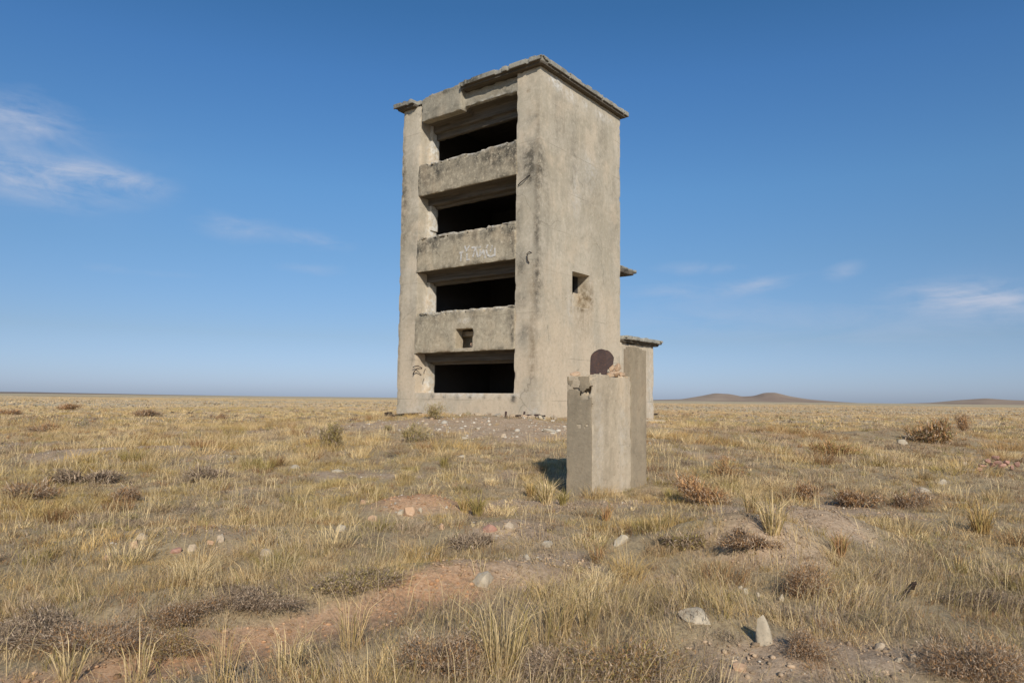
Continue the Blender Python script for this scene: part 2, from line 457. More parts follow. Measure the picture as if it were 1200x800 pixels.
w_dark = [(-0.12, 0, 7.0, .14, R1, 1.2, .6), (-0.10, 0, 4.9, .14, R1, 1.0, .6), (-.9, 0, 7.3, .16, R1, .8, .5), (-.3, 0, 10.8, .5, R1, .25, .4), (-6.95, 0, 10.2, .2, R1, 1.6, .6), (-6.97, 0, 3.0, .12, R1, 2.0, .5), (-6.1, 0, 2.3, .2, R1, .6, .4), (-0.35, 0, 9.3, 0.55, R1, 0.75, .9), (-0.3, 0, 8.7, .4, R1, .5, .4), (-6.5, 0, 9.6, .4, R1, 1.2, .35), (-6.2, 0, 7.4, .5, R1, .9, .35), (-6.9, 0, 8.2, .25, R1, 1.5, .5),
          (-6.9, 0, 5.6, .2, R1, 1.2, .4), (-6.2, 0, 4.3, .4, R1, .6, .3), (-0.8, 0, 5.6, .22, R1, .5, .9), (-0.62, 0, 3.1, .3, R1, .36, .7),
          (0, 1.2, 11.2, R1, .5, 1.4, .3), (0, 4.4, 11.6, R1, .35, 1.0, .3), (0, 2.2, 10.4, R1, .25, 1.6, .28), (0, 5.4, 8.2, R1, .3, 2.2, .22), (0, .5, 7.4, R1, .2, 2.2, .25), (0, 3.3, 9.2, R1, 1.6, 1.8, .22), (-0.75, 0, 4.4, .25, R1, .35, .6), (-0.02, 0.0, 6.0, .12, .12, 5.0, .28)]
w_dark += [(-x, 0, .86, .075, .2, .075, 1.1) for x in (1.7, 2.4, 3.1, 3.75, 4.4, 5.0)] + [(-1.08, 0, .82, .12, .2, .14, 1.2)]
w_brown = [(-0.25, 0, 3.6, 0.13, R1, 2.2, .6), (-0.12, 0, 8.6, 0.1, R1, 1.6, .5), (-0.1, 0, 11, .08, R1, 1.0, .3), (0, 2.9, 3.75, R1, .5, .6, .55), (-0.30, 3.44, 4.8, .5, .25, .6, 1.1), (0, 3.55, 4.6, .2, .12, .6, .5), (0, 2.10, 4.6, .2, .08, .6, .5), (0, 2.8, 4.22, .2, .55, .09, .8),
           (-0.55, 0, 11.95, .08, R1, .12, 1.0), (-0.28, 0, 2.2, .2, R1, .8, .5), (-0.5, 0, 4.9, .3, R1, .5, .3)]
w_pale = [(0, .7, 12.5, R1, .3, .2, .9), (0, 1.2, 12.45, R1, .35, .26, 1.1), (0, 2.0, 12.3, R1, .3, .22, .95), (0, 3.1, 12.35, R1, .3, .2, .6), (0, 4.2, 12.3, R1, .4, .2, .8), (0, 5.0, 12.3, R1, .3, .15, .5),
          (0, 3.4, 9.8, R1, .5, .7, .45), (0, 2.4, 8.6, R1, .3, .9, .35), (-0.53, 2.4, 4.6, .12, .45, .5, 1.3), (0, 2.05, 4.2, R1, .2, .5, .45),
          (-5.9, 0.9, 11.0, .2, .42, .9, 1.6), (-5.9, .9, 7.8, .2, .42, .8, 1.6), (-5.9, .9, 4.6, .2, .42, .6, 1.6), (-5.9, .9, 1.4, .2, .42, .5, 1.7),
          (-5.2, 0, 0.35, 1.2, R1, .3, .35), (-3.0, 0, 0.95, 2.5, .5, .12, .7), (-0.1, 0, 0.3, .4, R1, .3, .5)]
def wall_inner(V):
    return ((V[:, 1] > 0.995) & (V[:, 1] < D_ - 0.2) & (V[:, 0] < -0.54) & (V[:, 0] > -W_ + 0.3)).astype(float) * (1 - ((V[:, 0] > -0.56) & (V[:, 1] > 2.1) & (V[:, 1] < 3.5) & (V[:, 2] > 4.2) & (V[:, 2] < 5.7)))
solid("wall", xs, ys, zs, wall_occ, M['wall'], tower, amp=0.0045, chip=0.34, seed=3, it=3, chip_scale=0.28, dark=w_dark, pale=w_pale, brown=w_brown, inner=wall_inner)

def band(z0, z1, seed, hole=False, dark=(), pale=(), brown=(), step=0.33, sdep=0.55):
    def occ(X, Y, Z):
        o = (Z > z0)
        o |= (Y > sdep) & (Z > z0 - step)
        o |= (Y > 0.82) & (Z > z0 - step - 0.1)
        # crumbled sill edge
        top = z1 - 0.20 * np.clip(n2(X, X * 0 + seed, 0.5, seed + 7, 4) - 0.42, 0, 1) * np.exp(-Y / 0.25)
        o &= ~(Z > top)
        o &= ~((Y < 0.06) & (Z > z1 - 0.14) & (nz3(X, Y * 0, Z, 0.22, seed + 9) > 0.52))
        if hole:
            o &= ~((X > -3.87) & (X < -2.99) & (Z > 2.7) & (Z < 3.42) & (Y < 0.56))
            o &= ~((X > -4.6) & (X < -2.4) & (Z > 2.6) & (Z < 3.6) & (Y > 0.45) & (Y < 0.9))
        return o
    xs = lines(-6.04, -1.02, 0.05, -3.87, -2.99)
    ys = lines(-0.035, 1.0, 0.055, 0.06, sdep, 0.82)
    zs = lines(z0 - step - 0.1, z1, 0.05, z0, z0 - step, 2.7 if hole else z0, 3.42 if hole else z0)
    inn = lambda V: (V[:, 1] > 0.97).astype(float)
    base_pale = [(-x, 0.0, z1, .5, .3, .07, k) for x, k in ((1.6, .8), (2.5, .9), (3.4, .7), (4.3, .8), (5.2, .9))]
    base_dark = [(-x, 0.0, z1 - dz, .16, .3, rz, k) for x, dz, rz, k in ((1.3, .35, .4, .5), (2.2, .25, .3, .4), (3.0, .3, .35, .45), (3.9, .2, .25, .35), (4.9, .3, .4, .5), (5.7, .35, .4, .5))]
    base_dark += [(-x, 0.0, z1 - dz, rx, .3, .09, k) for x, dz, rx, k in ((1.8, .12, .35, .6), (3.4, .10, .6, .5), (5.3, .12, .5, .7))]
    base_dark += [(-x, 0.0, z0 + .05, .3, .3, .10, .55) for x in (1.6, 2.9, 4.4, 5.5)]
    base_dark += [(-1.12, 0, (z0 + z1) / 2, .1, .3, .8, .9), (-5.98, 0, (z0 + z1) / 2, .09, .3, .8, .45)]
    return solid("spandrel", xs, ys, zs, occ, M['band'], tower, amp=0.006, chip=0.5, seed=seed, chip_scale=0.25, it=4,
                 dark=base_dark + list(dark), pale=base_pale + list(pale), brown=brown, inner=inn,
                 soffit_shade=lambda V: ((V[:, 2] < z0 + 0.01) & (V[:, 1] > 0.02)).astype(float))  # shade under the band and on its step faces, put into the colour
band(8.92, 10.22, 21, dark=[(-1.6, 0, 9.7, 1.0, .3, .7, .55), (-5.5, 0, 9.6, .8, .3, .6, .6), (-3.4, 0, 9.85, 2.5, .3, .3, .5), (-3.2, 0, 9.3, 1.5, .3, .3, .3)], step=0.26)
sp2 = band(5.82, 7.22, 22, dark=[(-5.5, 0, 6.85, .6, .3, .35, .75), (-1.5, 0, 6.8, .4, .3, .4, .5), (-3.6, 0, 7.0, 1.9, .3, .2, .5), (-2.6, 0, 6.7, .9, .3, .3, .35)], step=0.36)
band(2.56, 4.17, 23, hole=True, brown=[(-2.5, 0, 3.95, 1.2, .3, .12, .4), (-5.0, 0, 3.9, .7, .3, .14, .35), (-4.7, 0, 2.62, .6, .3, .06, .7)], pale=[(-3.4, 0, 3.75, .25, .3, .12, .7)], step=0.33)

# the lintel over the top opening: a heavy block at the left, the bare back of a fallen one at the right
def lint_occ(X, Y, Z):
    left = X < -3.68
    lowL = 11.95 + 0.10 * (n2(X, X * 0, 0.4, 91, 3) - 0.4)
    topL = 13.02 + 0.12 * (n2(X, X * 0 + 5, 0.35, 92, 3) - 0.5) - 0.1 * sstep(-5.2, -5.9, X)
    o = left & (Z > lowL) & (Z < topL) & (X > -5.86 + 0.1 * n2(Z, Z * 0, 0.3, 93, 3))
    lowR = 12.10 + 0.05 * (n2(X, X * 0 + 2, 0.3, 94, 3) - 0.5)
    o |= (~left) & (Y > 0.13) & (Z > lowR) & (Z < 12.72)
    o |= (~left) & (Y > 0.05) & (Z > lowR) & (Z < 12.40 + 0.16 * (n2(X, X * 0 + 9, 0.4, 95, 3) - 0.5))
    o |= (Y > 0.62) & (Z > 11.72) & (Z < 12.72)
    o |= (Y > 0.80) & (Z > 11.48) & (Z < 12.72)
    return o
solid("lintel", lines(-6.04, -1.02, 0.05, -3.68), lines(-0.13, 1.0, 0.055, 0.05, 0.13, 0.62, 0.8), lines(11.48, 13.2, 0.05, 11.72, 12.72), lint_occ, M['lintel'], tower,
      amp=0.007, chip=0.5, seed=31, chip_scale=0.3, it=5, pale=[(-1.6, .1, 12.1, .5, .3, .08, .9), (-2.6, .1, 12.12, .5, .3, .06, .8)],
      brown=[(-2.4, .1, 12.4, 1.4, .3, .3, .35)], dark=[(-4.7, -.1, 12.9, 1.4, .4, .14, .75), (-5.2, -.1, 12.3, .6, .4, .3, .4), (-4.0, -.1, 12.15, .3, .4, .2, .4)], soffit_shade=lambda V: ((V[:, 2] < 12.2) & (V[:, 1] > 0.22)).astype(float), inner=lambda V: (V[:, 1] > 0.97).astype(float))  # lintel soffit and steps get their shade painted in

def roof_occ(X, Y, Z):
    edge = -0.31 + 0.025 * n2(X, X * 0 + 1, 0.3, 101, 3)
    broken = (X > -6.25 + 0.1 * n2(Z, Z * 0, 0.2, 4, 2)) & (X < -3.60)
    edge = np.where(broken, 0.02, edge)
    o = (Y > edge)
    o &= X < 0.30 - 0.03 * n2(Y, Y * 0 + 2, 0.3, 102, 3)
    o &= X > -W_ - 0.26 + 0.03 * n2(Y, Y * 0 + 3, 0.3, 103, 3)
    o &= Y < D_ + 0.28 - 0.03 * n2(X, X * 0 + 4, 0.3, 104, 3)
    o &= Z < 12.97 + 0.07 * (n2(X, Y, 0.35, 105, 3) - 0.4)
    lower = (Y > edge + 0.10) & (X < 0.22) & (X > -W_ - 0.16) & (Y < D_ + 0.18)
    o &= (Z > 12.80) | lower
    o &= ~((nz3(X, Y, Z, 0.25, 106) > 0.72) & ((Y < edge + 0.1) | (X > 0.22)))
    return o
rd = [(-x, -.25, 13.0, .5, .5, .3, .9) for x in (3.2, 2.9, 6.9)] + [(0.3, y, 13.0, .3, .25, .3, .6) for y in (1.0, 2.6, 3.4, 4.6)] + [(-5, .2, 13, 1, .6, .3, .5)]
solid("roof_slab", lines(-W_ - 0.28, 0.33, 0.07, -3.6), lines(-0.33, D_ + 0.29, 0.07), lines(12.72, 13.10, 0.04, 12.80), roof_occ, M['roof'], tower, amp=0.005, chip=0.3, seed=41, chip_scale=0.25, it=4, dark=rd, soffit_shade=lambda V: (V[:, 2] < 12.805).astype(float))  # shade beneath the overhang painted into the slab's underside

def canopy_occ(X, Y, Z):
    o = Y < 7.60 - 0.12 * n2(X, Z, 0.25, 111, 3)
    o &= ~((X > -0.25 * n2(Y, Z, 0.3, 112, 3) + 0.02))
    o &= (Z > 6.30) | (Y < 7.3)
    return o
solid("canopy", lines(-2.6, 0, 0.08), lines(D_ - 0.05, 7.62, 0.07), lines(6.17, 6.46, 0.045), canopy_occ, M['roof'], tower, amp=0.014, chip=0.6, seed=42, it=3, chip_scale=.3, dark=[(0, 7, 6.2, 1, 1, .2, .8)], soffit_shade=lambda V: (V[:, 2] < 6.36).astype(float) * .9)  # underside and lower edge darkened by colour to stand for shade

ann = solid("annex_wall", lines(-3.2, 0.0, 0.08, -0.35, -2.85), lines(D_ - 0.02, 8.9, 0.08, 8.55), lines(-1.0, 3.2, 0.08),
            lambda X, Y, Z: (X > -0.35) | (X < -2.85) | (Y > 8.55), M['wall'], tower, amp=0.008, chip=0.4, seed=51, dark=[(0, 7.0, 3.0, R1, .8, .2, .3)], brown=[(0, 6.6, 2.9, R1, .4, .3, .3)], pale=[(0, 8.6, 1.2, R1, .35, 1.6, .6)])
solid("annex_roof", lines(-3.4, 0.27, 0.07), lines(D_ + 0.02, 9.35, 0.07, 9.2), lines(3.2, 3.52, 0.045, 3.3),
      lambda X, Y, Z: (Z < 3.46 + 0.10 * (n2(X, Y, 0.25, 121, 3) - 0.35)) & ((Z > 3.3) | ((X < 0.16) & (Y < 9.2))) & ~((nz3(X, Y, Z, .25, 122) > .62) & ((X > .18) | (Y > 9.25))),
      M['roof'], ann, amp=0.006, chip=0.35, seed=52, it=4, chip_scale=.25, soffit_shade=lambda V: (V[:, 2] < 3.305).astype(float))  # shade painted on the underside of the annex eaves

# tubes: bent reinforcement and pipes
def tube(name, paths, mat, parent=None, r=0.012, loc=None, sides=8):
    vs, fs = [], []
    for path in paths:
        path = [Vector(p) for p in path]
        base = len(vs)
        for k, p in enumerate(path):
            t = (path[min(k + 1, len(path) - 1)] - path[max(k - 1, 0)]).normalized()
            a = t.orthogonal().normalized(); b = t.cross(a)
            for s in range(sides):
                an = 2 * math.pi * s / sides
                vs.append(p + (a * math.cos(an) + b * math.sin(an)) * r)
        for k in range(len(path) - 1):
            for s in range(sides):
                s2 = (s + 1) % sides
                fs.append((base + k * sides + s, base + k * sides + s2, base + (k + 1) * sides + s2, base + (k + 1) * sides + s))
        fs.append(tuple(base + s for s in range(sides))[::-1])
        fs.append(tuple(base + (len(path) - 1) * sides + s for s in range(sides)))
    me = bpy.data.meshes.new(name)
    me.from_pydata([tuple(v) for v in vs], [], fs)
    me.polygons.foreach_set("use_smooth", [True] * len(me.polygons))
    return link_mesh(name, me, mat, parent, loc)
tube("bent_rebar", [[(-5.66, .05, 1.98), (-5.76, -.08, 2.06), (-5.9, -.12, 2.04), (-6.02, -.1, 2.0)]], M['rust'], tower, .018)
tube("bent_rebar", [[(-5.66, .05, 1.96), (-5.8, -.1, 1.95), (-5.92, -.12, 1.84), (-6.03, -.08, 1.72)]], M['rust'], tower, .020)
tube("bent_rebar", [[(-5.55, .12, 1.93), (-5.5, .0, 1.82), (-5.48, -.02, 1.75)]], M['rust'], tower, .016)
tube("bent_rebar", [[(-.38, .04, 8.80), (-.45, -.05, 8.76), (-.62, -.08, 8.64), (-.78, -.09, 8.56), (-.92, -.04, 8.50)]], M['iron'], tower, .018)
tube("bent_rebar", [[(-.3, .03, 5.95), (-.38, -.07, 6.0), (-.46, -.09, 5.92), (-.46, -.06, 5.7), (-.4, -.03, 5.6)]], M['iron'], tower, .018)
tube("bent_rebar", [[(-3.2, .2, 12.2), (-3.25, -.05, 12.0), (-3.3, -.07, 11.9)]], M['iron'], tower, .012)

# worn white letters painted on the second band
m, nt = new_mat('worn_white_paint'); g = NT(nt)
tc = g.n('ShaderNodeTexCoord').outputs['Object']
fac = g.math('MULTIPLY', g.map(g.noise(tc, 6, 7, 0.8), 0.34, 0.56), 0.78)
tr = g.n('ShaderNodeBsdfTransparent'); mx = g.n('ShaderNodeMixShader')
pr = g.principled((0.66, 0.62, 0.56), 0.9, 0.1)
g.l(fac, mx.inputs[0]); g.l(tr.outputs[0], mx.inputs[1]); g.l(pr, mx.inputs[2]); g.out(mx.outputs[0])
M['paint'] = m
STROKES = [[(3.61, 6.39), (3.61, 6.19), (3.62, 6.01)], [(3.7, 6.33), (3.5, 6.37)], [(3.43, 6.58), (3.33, 6.35)], [(3.19, 6.57), (3.37, 6.36)], [(3.31, 6.28), (3.31, 6.0)], [(3.31, 6.04), (3.16, 6.03)],
           [(3.09, 6.47), (2.61, 6.45)], [(2.89, 6.43), (3.02, 6.1)], [(2.88, 6.42), (2.76, 6.07)], [(2.65, 6.34), (2.67, 6.08)], [(2.67, 6.1), (2.5, 6.3)], [(2.5, 6.32), (2.41, 5.99)],
           [(2.36, 6.3), (2.3, 6.1), (2.14, 6.02), (1.98, 6.06)], [(2.06, 6.44), (2.17, 6.21)], [(1.95, 6.32), (1.94, 6.02)], [(2.28, 6.49), (2.36, 6.35)]]
vs, fs = [], []
for q, st in enumerate(STROKES):
    yy = -0.052 - 0.0006 * q
    for (u0, h0), (u1, h1) in zip(st[:-1], st[1:]):
        dx, dz = -(u1 - u0), h1 - h0
        L = math.hypot(dx, dz); nx_, nz_ = -dz / L * 0.04, dx / L * 0.04
        b = len(vs)
        vs += [(-u0 + nx_, yy, h0 + nz_), (-u0 - nx_, yy, h0 - nz_), (-u1 - nx_, yy, h1 - nz_), (-u1 + nx_, yy, h1 + nz_)]
        fs.append((b, b + 1, b + 2, b + 3))
me = bpy.data.meshes.new("painted_letters"); me.from_pydata(vs, [], fs)
link_mesh("painted_letters", me, M['paint'], sp2)

# ------------------------------------------------------------------ the low pillar in front
PC = np.array([1.341, 11.753, 0.12])
pillar = tag(empty("concrete_pillar", PC, -ANG), "low pale concrete pillar with chipped top corner and a taller brown slab at its far end", "pillar")
def pil_occ(X, Y, Z):
    top = 1.95 + 0.10 * (n2(X, Y, 0.22, 131, 3) - 0.6) - 0.10 * np.exp(-((X + 0.1) / 0.2) ** 2 - (Y / 0.15) ** 2)
    o = Z < top
    # broken pockets on the narrow face
    for cx, cz, rx, rz in ((-0.12, 1.70, 0.085, 0.10), (-0.14, 1.40, 0.07, 0.075), (-0.28, 1.62, 0.05, 0.05), (-0.2, 1.22, .045, .05)):
        o &= ~((((X - cx) / rx) ** 2 + ((Z - cz) / rz) ** 2 + (Y / 0.22) ** 2) < 1.0)
    o &= ~((Y < 0.035) & (Z > 1.2) & (nz3(X, Y * 0, Z, 0.13, 133) > 0.60 - 0.1 * sstep(1.4, 1.9, Z)))
    return o
def pil_attr_brown(V): return np.zeros(len(V))
body = solid("body", lines(-0.5, 0, 0.022), lines(0, 1.335, 0.033), lines(-0.5, 2.02, 0.033), pil_occ, M['pillar'], pillar, amp=0.004, chip=0.35, seed=61, it=4, chip_scale=.15,
             dark=[(-.25, 0, 1.5, .3, .12, .4, .35), (0, .45, 1.2, .1, .1, .8, .25), (0, .6, 1.7, .1, .25, .3, .25)],
             pale=[(0, .2, .9, .1, .14, .8, .35), (0, 1.05, .8, .1, .15, .9, .3)], brown=[(-.25, -.02, .9, .5, .03, 1.6, .0)])
# the narrow face carries the same brown render as the slab
solid("face_render", lines(-0.497, -0.006, 0.03), lines(-0.012, 0.01, 0.022), lines(-0.5, 1.92, 0.035),
      lambda X, Y, Z: ~((Z > 1.05) & (nz3(X, Y * 0, Z, 0.16, 134) > 0.68 - 0.14 * sstep(1.3, 1.7, Z))), M['pillar_dark'], pillar, amp=0.003, chip=.4, seed=63, it=2, chip_scale=.15,
      dark=[(-.3, 0, 1.6, .3, .3, .3, .5)])
solid("raised_slab", lines(-0.15, 0.006, 0.03), lines(1.34, 1.94, 0.04), lines(-0.5, 2.5, 0.04),
      lambda X, Y, Z: Z < 2.5 - 0.05 * n2(X, Y, 0.2, 135, 3), M['pillar_dark'], pillar, amp=0.004, chip=.35, seed=62, it=4, chip_scale=.2)

def loc2w(base, x, y, z):
    return base + AX * x + AY * y + np.array([0, 0, z])

# rusty plate standing on the pillar: straight left side, round top, cut away at the lower right
rp = random.Random(3)
out = [(-0.25, 0.0), (-0.255, 0.12)]
for k in range(13):
    a = math.pi - math.pi * k / 12
    out.append((0.0 + 0.26 * rp.uniform(.94, 1.05) * math.cos(a), 0.34 + 0.22 * rp.uniform(.95, 1.05) * math.sin(a) * (1.0 if k < 7 else 0.97)))
out += [(0.24, 0.25), (0.13, 0.15), (0.10, 0.03), (0.02, 0.0), (-0.05, 0.05), (-0.17, 0.055), (-0.20, 0.0)]
bm = bmesh.new()
fr = [bm.verts.new((x * .80, 0.33 * x * x, z * .86)) for x, z in out]
f = bm.faces.new(fr)
ext = bmesh.ops.extrude_face_region(bm, geom=[f])
for v in [q for q in ext['geom'] if isinstance(q, bmesh.types.BMVert)]: v.co.y += 0.022
bmesh.ops.recalc_face_normals(bm, faces=bm.faces)
me = bpy.data.meshes.new("rusty_plate"); bm.to_mesh(me); bm.free()
pl = link_mesh("rusty_plate", me, M['rust'], None, loc2w(PC, -0.12, 0.50, 1.93), (RAD(-6), 0, RAD(-14)))
tag(pl, "dark rusty round-topped steel plate standing upright on the concrete pillar", "steel plate")

# ------------------------------------------------------------------ stones, bricks
def rock_mesh(name, size, seed, boxy=0.0, sub=3):
    r = np.random.default_rng(seed)
    bm = bmesh.new()
    bmesh.ops.create_icosphere(bm, subdivisions=sub, radius=1.0)
    V = np.array([v.co for v in bm.verts])
    if boxy > 0:
        m_ = np.abs(V).max(1, keepdims=True)
        V = V * (1 - boxy) + V / m_ * boxy
    for _ in range(15):
        n = r.normal(size=3); n /= np.linalg.norm(n)
        d = r.uniform(0.55, 0.92)
        s = V @ n - d
        V -= np.outer(np.clip(s, 0, None), n)
    V *= (0.94 + 0.12 * fbm(V * 1.6 + seed, seed, 4))[:, None]
    V *= (0.95 + 0.10 * fbm(V * 5.5 + seed, seed + 3, 2))[:, None]
    V *= np.array(size)[None] / 2
    for v, c in zip(bm.verts, V): v.co = c
    me = bpy.data.meshes.new(name); bm.to_mesh(me); bm.free()
    me.polygons.foreach_set("use_smooth", np.ones(len(me.polygons), bool))
    me.set_sharp_from_angle(angle=RAD(28))
    return me

def px_scale(p): return np.linalg.norm(p - EYE) / F * 1.0

CLEAR = []
def put_rock(name, px, py, wpx, hpx, mat, label, cat, group=None, seed=0, boxy=0.2, depth=0.8, tilt=(0, 0), sink=0.40):
    p = at(px, py)
    s = px_scale(p)
    w, h = wpx * s * .86, hpx * s * .82
    CLEAR.append((p[0], p[1] - h * 1.2 - .18, w * .60 + .05, h * 1.6 + .30))
    size = (w, w * depth, h / (1 - sink))
    me = rock_mesh(name, size, seed + 100, boxy)
    if hpx > wpx * 1.3:                       # the upright stone narrows to a point
        for v in me.vertices:
            k_ = 1 - .62 * min(1, max(0, v.co.z / (size[2] * .5) * .6 + .4))
            v.co.x = v.co.x * k_ + .10 * size[0] * (1 - k_); v.co.y *= k_
            v.co.z *= 1.12
    o = link_mesh(name, me, mat, None, (p[0], p[1], p[2] + size[2] * (0.5 - sink)), (RAD(tilt[0]), RAD(tilt[1]), random.uniform(-0.5, 0.5)))
    return tag(o, label, cat, group)

ROCKS = [
    # px, py(base), w, h, mat, label, seed, boxy, tilt
    (893, 754, 29, 38, 'pale', "pale pointed stone standing upright, biggest stone in the right foreground", 1, .25, (8, -6)),
    (815, 722, 46, 11, 'pale', "long pale flat stone half buried left of the upright pointed stone", 2, .5, (6, 4)),
    (727, 637, 17, 15, 'pale', "small pale slanted stone in the grass just below the concrete pillar", 3, .5, (0, 35)),
    (503, 655, 24, 11, 'pale', "low rounded pale stone below the orange rubble mound", 4, .2, (0, 5)),
    (566, 682, 32, 17, 'pale', "broad pale stone behind the tall foreground feathergrass clump", 5, .2, (5, -8)),
    (481, 603, 20, 14, 'orange', "largest orange stone on top of the rubble mound", 6, .3, (0, 0)),
    (470, 602, 12, 7, 'pale', "whitish stone at the left shoulder of the orange rubble mound", 7, .3, (0, 0)),
    (493, 600, 7, 7, 'pale', "tiny whitish stone at the right shoulder of the orange rubble mound", 8, .3, (0, 0)),
    (518, 620, 10, 9, 'orange', "small orange stone on the lower right slope of the rubble mound", 9, .3, (0, 0)),
    (466, 618, 11, 8, 'orange', "small orange stone low on the left slope of the rubble mound", 10, .3, (0, 0)),
    (574, 622, 19, 9, 'redbrick', "flat reddish stone in the grass right of the rubble mound", 11, .5, (0, 4)),
    (597, 620, 14, 10, 'tan', "tan stone right beside the flat reddish one", 12, .3, (0, 0)),
    (437, 610, 13, 9, 'orange', "orange stone in the grass left of the rubble mound", 13, .3, (0, 0)),
    (425, 590, 10, 8, 'orange', "orange stone in the grass up behind the rubble mound", 14, .3, (0, 0)),
    (399, 622, 18, 8, 'pale', "pale flat stone in the grass left of the rubble mound", 15, .5, (0, 8)),
    (166, 631, 14, 10, 'tan', "tan stone, the larger of a pair lying in the left meadow", 16, .3, (0, 0)),
    (158, 642, 12, 10, 'orange', "orange tan stone, the nearer of a pair in the left meadow", 17, .3, (0, 0)),
    (257, 634, 15, 9, 'tan', "tan stone in the left meadow with a low crumbled stone beside it", 18, .3, (0, 0)),
    (246, 637, 10, 6, 'orange', "low crumbled orange stone beside a tan one in the left meadow", 19, .3, (0, 0)),
    (206, 648, 14, 8, 'redbrick', "reddish stone in the left meadow between two tan ones", 20, .3, (0, 0)),
    (224, 645, 15, 9, 'tan', "yellowish tan flat stone near a reddish one in the left meadow", 21, .3, (0, 0)),
    (310, 651, 18, 9, 'tan', "pale tan flat stone alone in the grass below the left meadow stones", 22, .4, (0, 0)),
    (127, 655, 12, 8, 'orange', "orange stone nearest the camera in the left meadow", 23, .3, (0, 0)),
    (641, 640, 18, 8, 'grey', "grey flat stone on bare earth below the tower slope", 24, .5, (0, 4)),
    (617, 655, 14, 7, 'grey', "small grey stone on bare earth beside the foreground grass", 25, .3, (0, 0)),
    (1082, 577, 22, 9, 'pale', "whitish long stone in the right meadow, brightest one there", 26, .5, (0, 8)),
    (1104, 567, 13, 6, 'pale', "whitish small stone just behind the brightest long one", 27, .5, (0, 0)),
    (1131, 545, 9, 6, 'tan', "tan stone left of the red brick heap in the right meadow", 28, .5, (0, 0)),
    (1126, 551, 34, 5, 'grey', "thin flat concrete slab lying left of the red brick heap", 29, .8, (0, 0)),
    (1059, 521, 15, 7, 'pale', "pale stone in front of the big dark bush of the right meadow", 30, .5, (0, 0)),
    (868, 690, 7, 6, 'pale', "tiny whitish pebble behind the upright pointed stone, furthest left of its scatter", 31, .3, (0, 0)),
    (874, 695, 9, 7, 'pale', "small whitish pebble in the scatter behind the upright pointed stone", 32, .3, (0, 0)),
    (888, 698, 7, 6, 'pale', "round whitish pebble in the middle of the scatter behind the pointed stone", 33, .3, (0, 0)),
    (912, 691, 6, 8, 'pale', "whitish upright pebble at the right of the scatter behind the pointed stone", 34, .3, (0, 0)),
    (916, 704, 7, 9, 'pale', "whitish pebble nearest the pointed stone on its right", 35, .3, (0, 0)),
    (980, 731, 8, 9, 'tan', "small tan stone in scrub right of the upright pointed stone", 36, .3, (0, 0)),
    (1072, 775, 12, 11, 'tan', "tan stone in the lower right corner scrub below the iron scrap", 37, .3, (0, 0)),
    (1030, 760, 14, 9, 'tan', "tan crumbled stone left of the lower right corner scrub", 38, .3, (0, 0)),
    (1052, 775, 8, 7, 'pale', "little pale stone next to the tan one in the lower right scrub", 39, .3, (0, 0)),
    (868, 786, 22, 12, 'orange', "orange broken stone at the bottom edge below the upright pointed stone", 40, .3, (0, 0)),
    (345, 549, 13, 6, 'grey', "grey stone on the left meadow some way from the tower", 41, .3, (0, 0)),
    (396, 553, 16, 6, 'pale', "pale low stone on the meadow in front of the green-grey bush", 42, .3, (0, 0)),
    (634, 491, 13, 6, 'pale', "whitish lump of concrete against the foot of the tower's near corner", 43, .5, (0, 0)),
    (645, 506, 22, 5, 'grey', "flat grey concrete fragment on the slope left of the pillar", 44, .7, (0, 0)),
    (545, 515, 12, 5, 'pale', "pale concrete fragment on the red slope under the tower front", 45, .5, (0, 0)),
    (560, 503, 10, 4, 'pale', "thin pale fragment on the red slope close to the tower front", 46, .5, (0, 0)),
    (590, 512, 8, 5, 'tan', "tan lump on the red slope under the near end of the tower front", 47, .4, (0, 0)),
    (541, 536, 11, 5, 'pale', "pale fragment in the grass below the red slope", 48, .5, (0, 0)),
]
for k, (px, py, w, h, mt, lab, sd, bx, tl) in enumerate(ROCKS):
    put_rock("stone", px, py, w, h, M[mt], lab, "stone", None, sd, bx, 0.8, tl, 0.52 if px == 815 else 0.40)

rq = random.Random(5)
for k in range(34):
    if k < 24: q = loc2w(CORNER, rq.uniform(-7.0, 0.1), -abs(rq.gauss(0.12, .30)) - .08, 0)
    else: q = loc2w(CORNER, abs(rq.gauss(.1, .25)) + .08, rq.uniform(0, 6.0), 0)
    sz_ = rq.choice([.12, .16, .2, .26, .34])
    me = rock_mesh("rubble_lump", (sz_ * rq.uniform(.9, 1.5), sz_, sz_ * rq.uniform(.45, .8)), 400 + k, .35, 2)
    tag(link_mesh("rubble_lump", me, M[rq.choice(['pale', 'tan', 'grey', 'tan', 'rubble'])], None, (q[0], q[1], float(ground_z(q[0], q[1])) + sz_ * .08), (rq.uniform(-.3, .3), rq.uniform(-.3, .3), rq.uniform(0, 6))),
        "small lump of broken concrete in the rubble along the tower's foot", "rubble", "rubble lumps along the tower's foot")

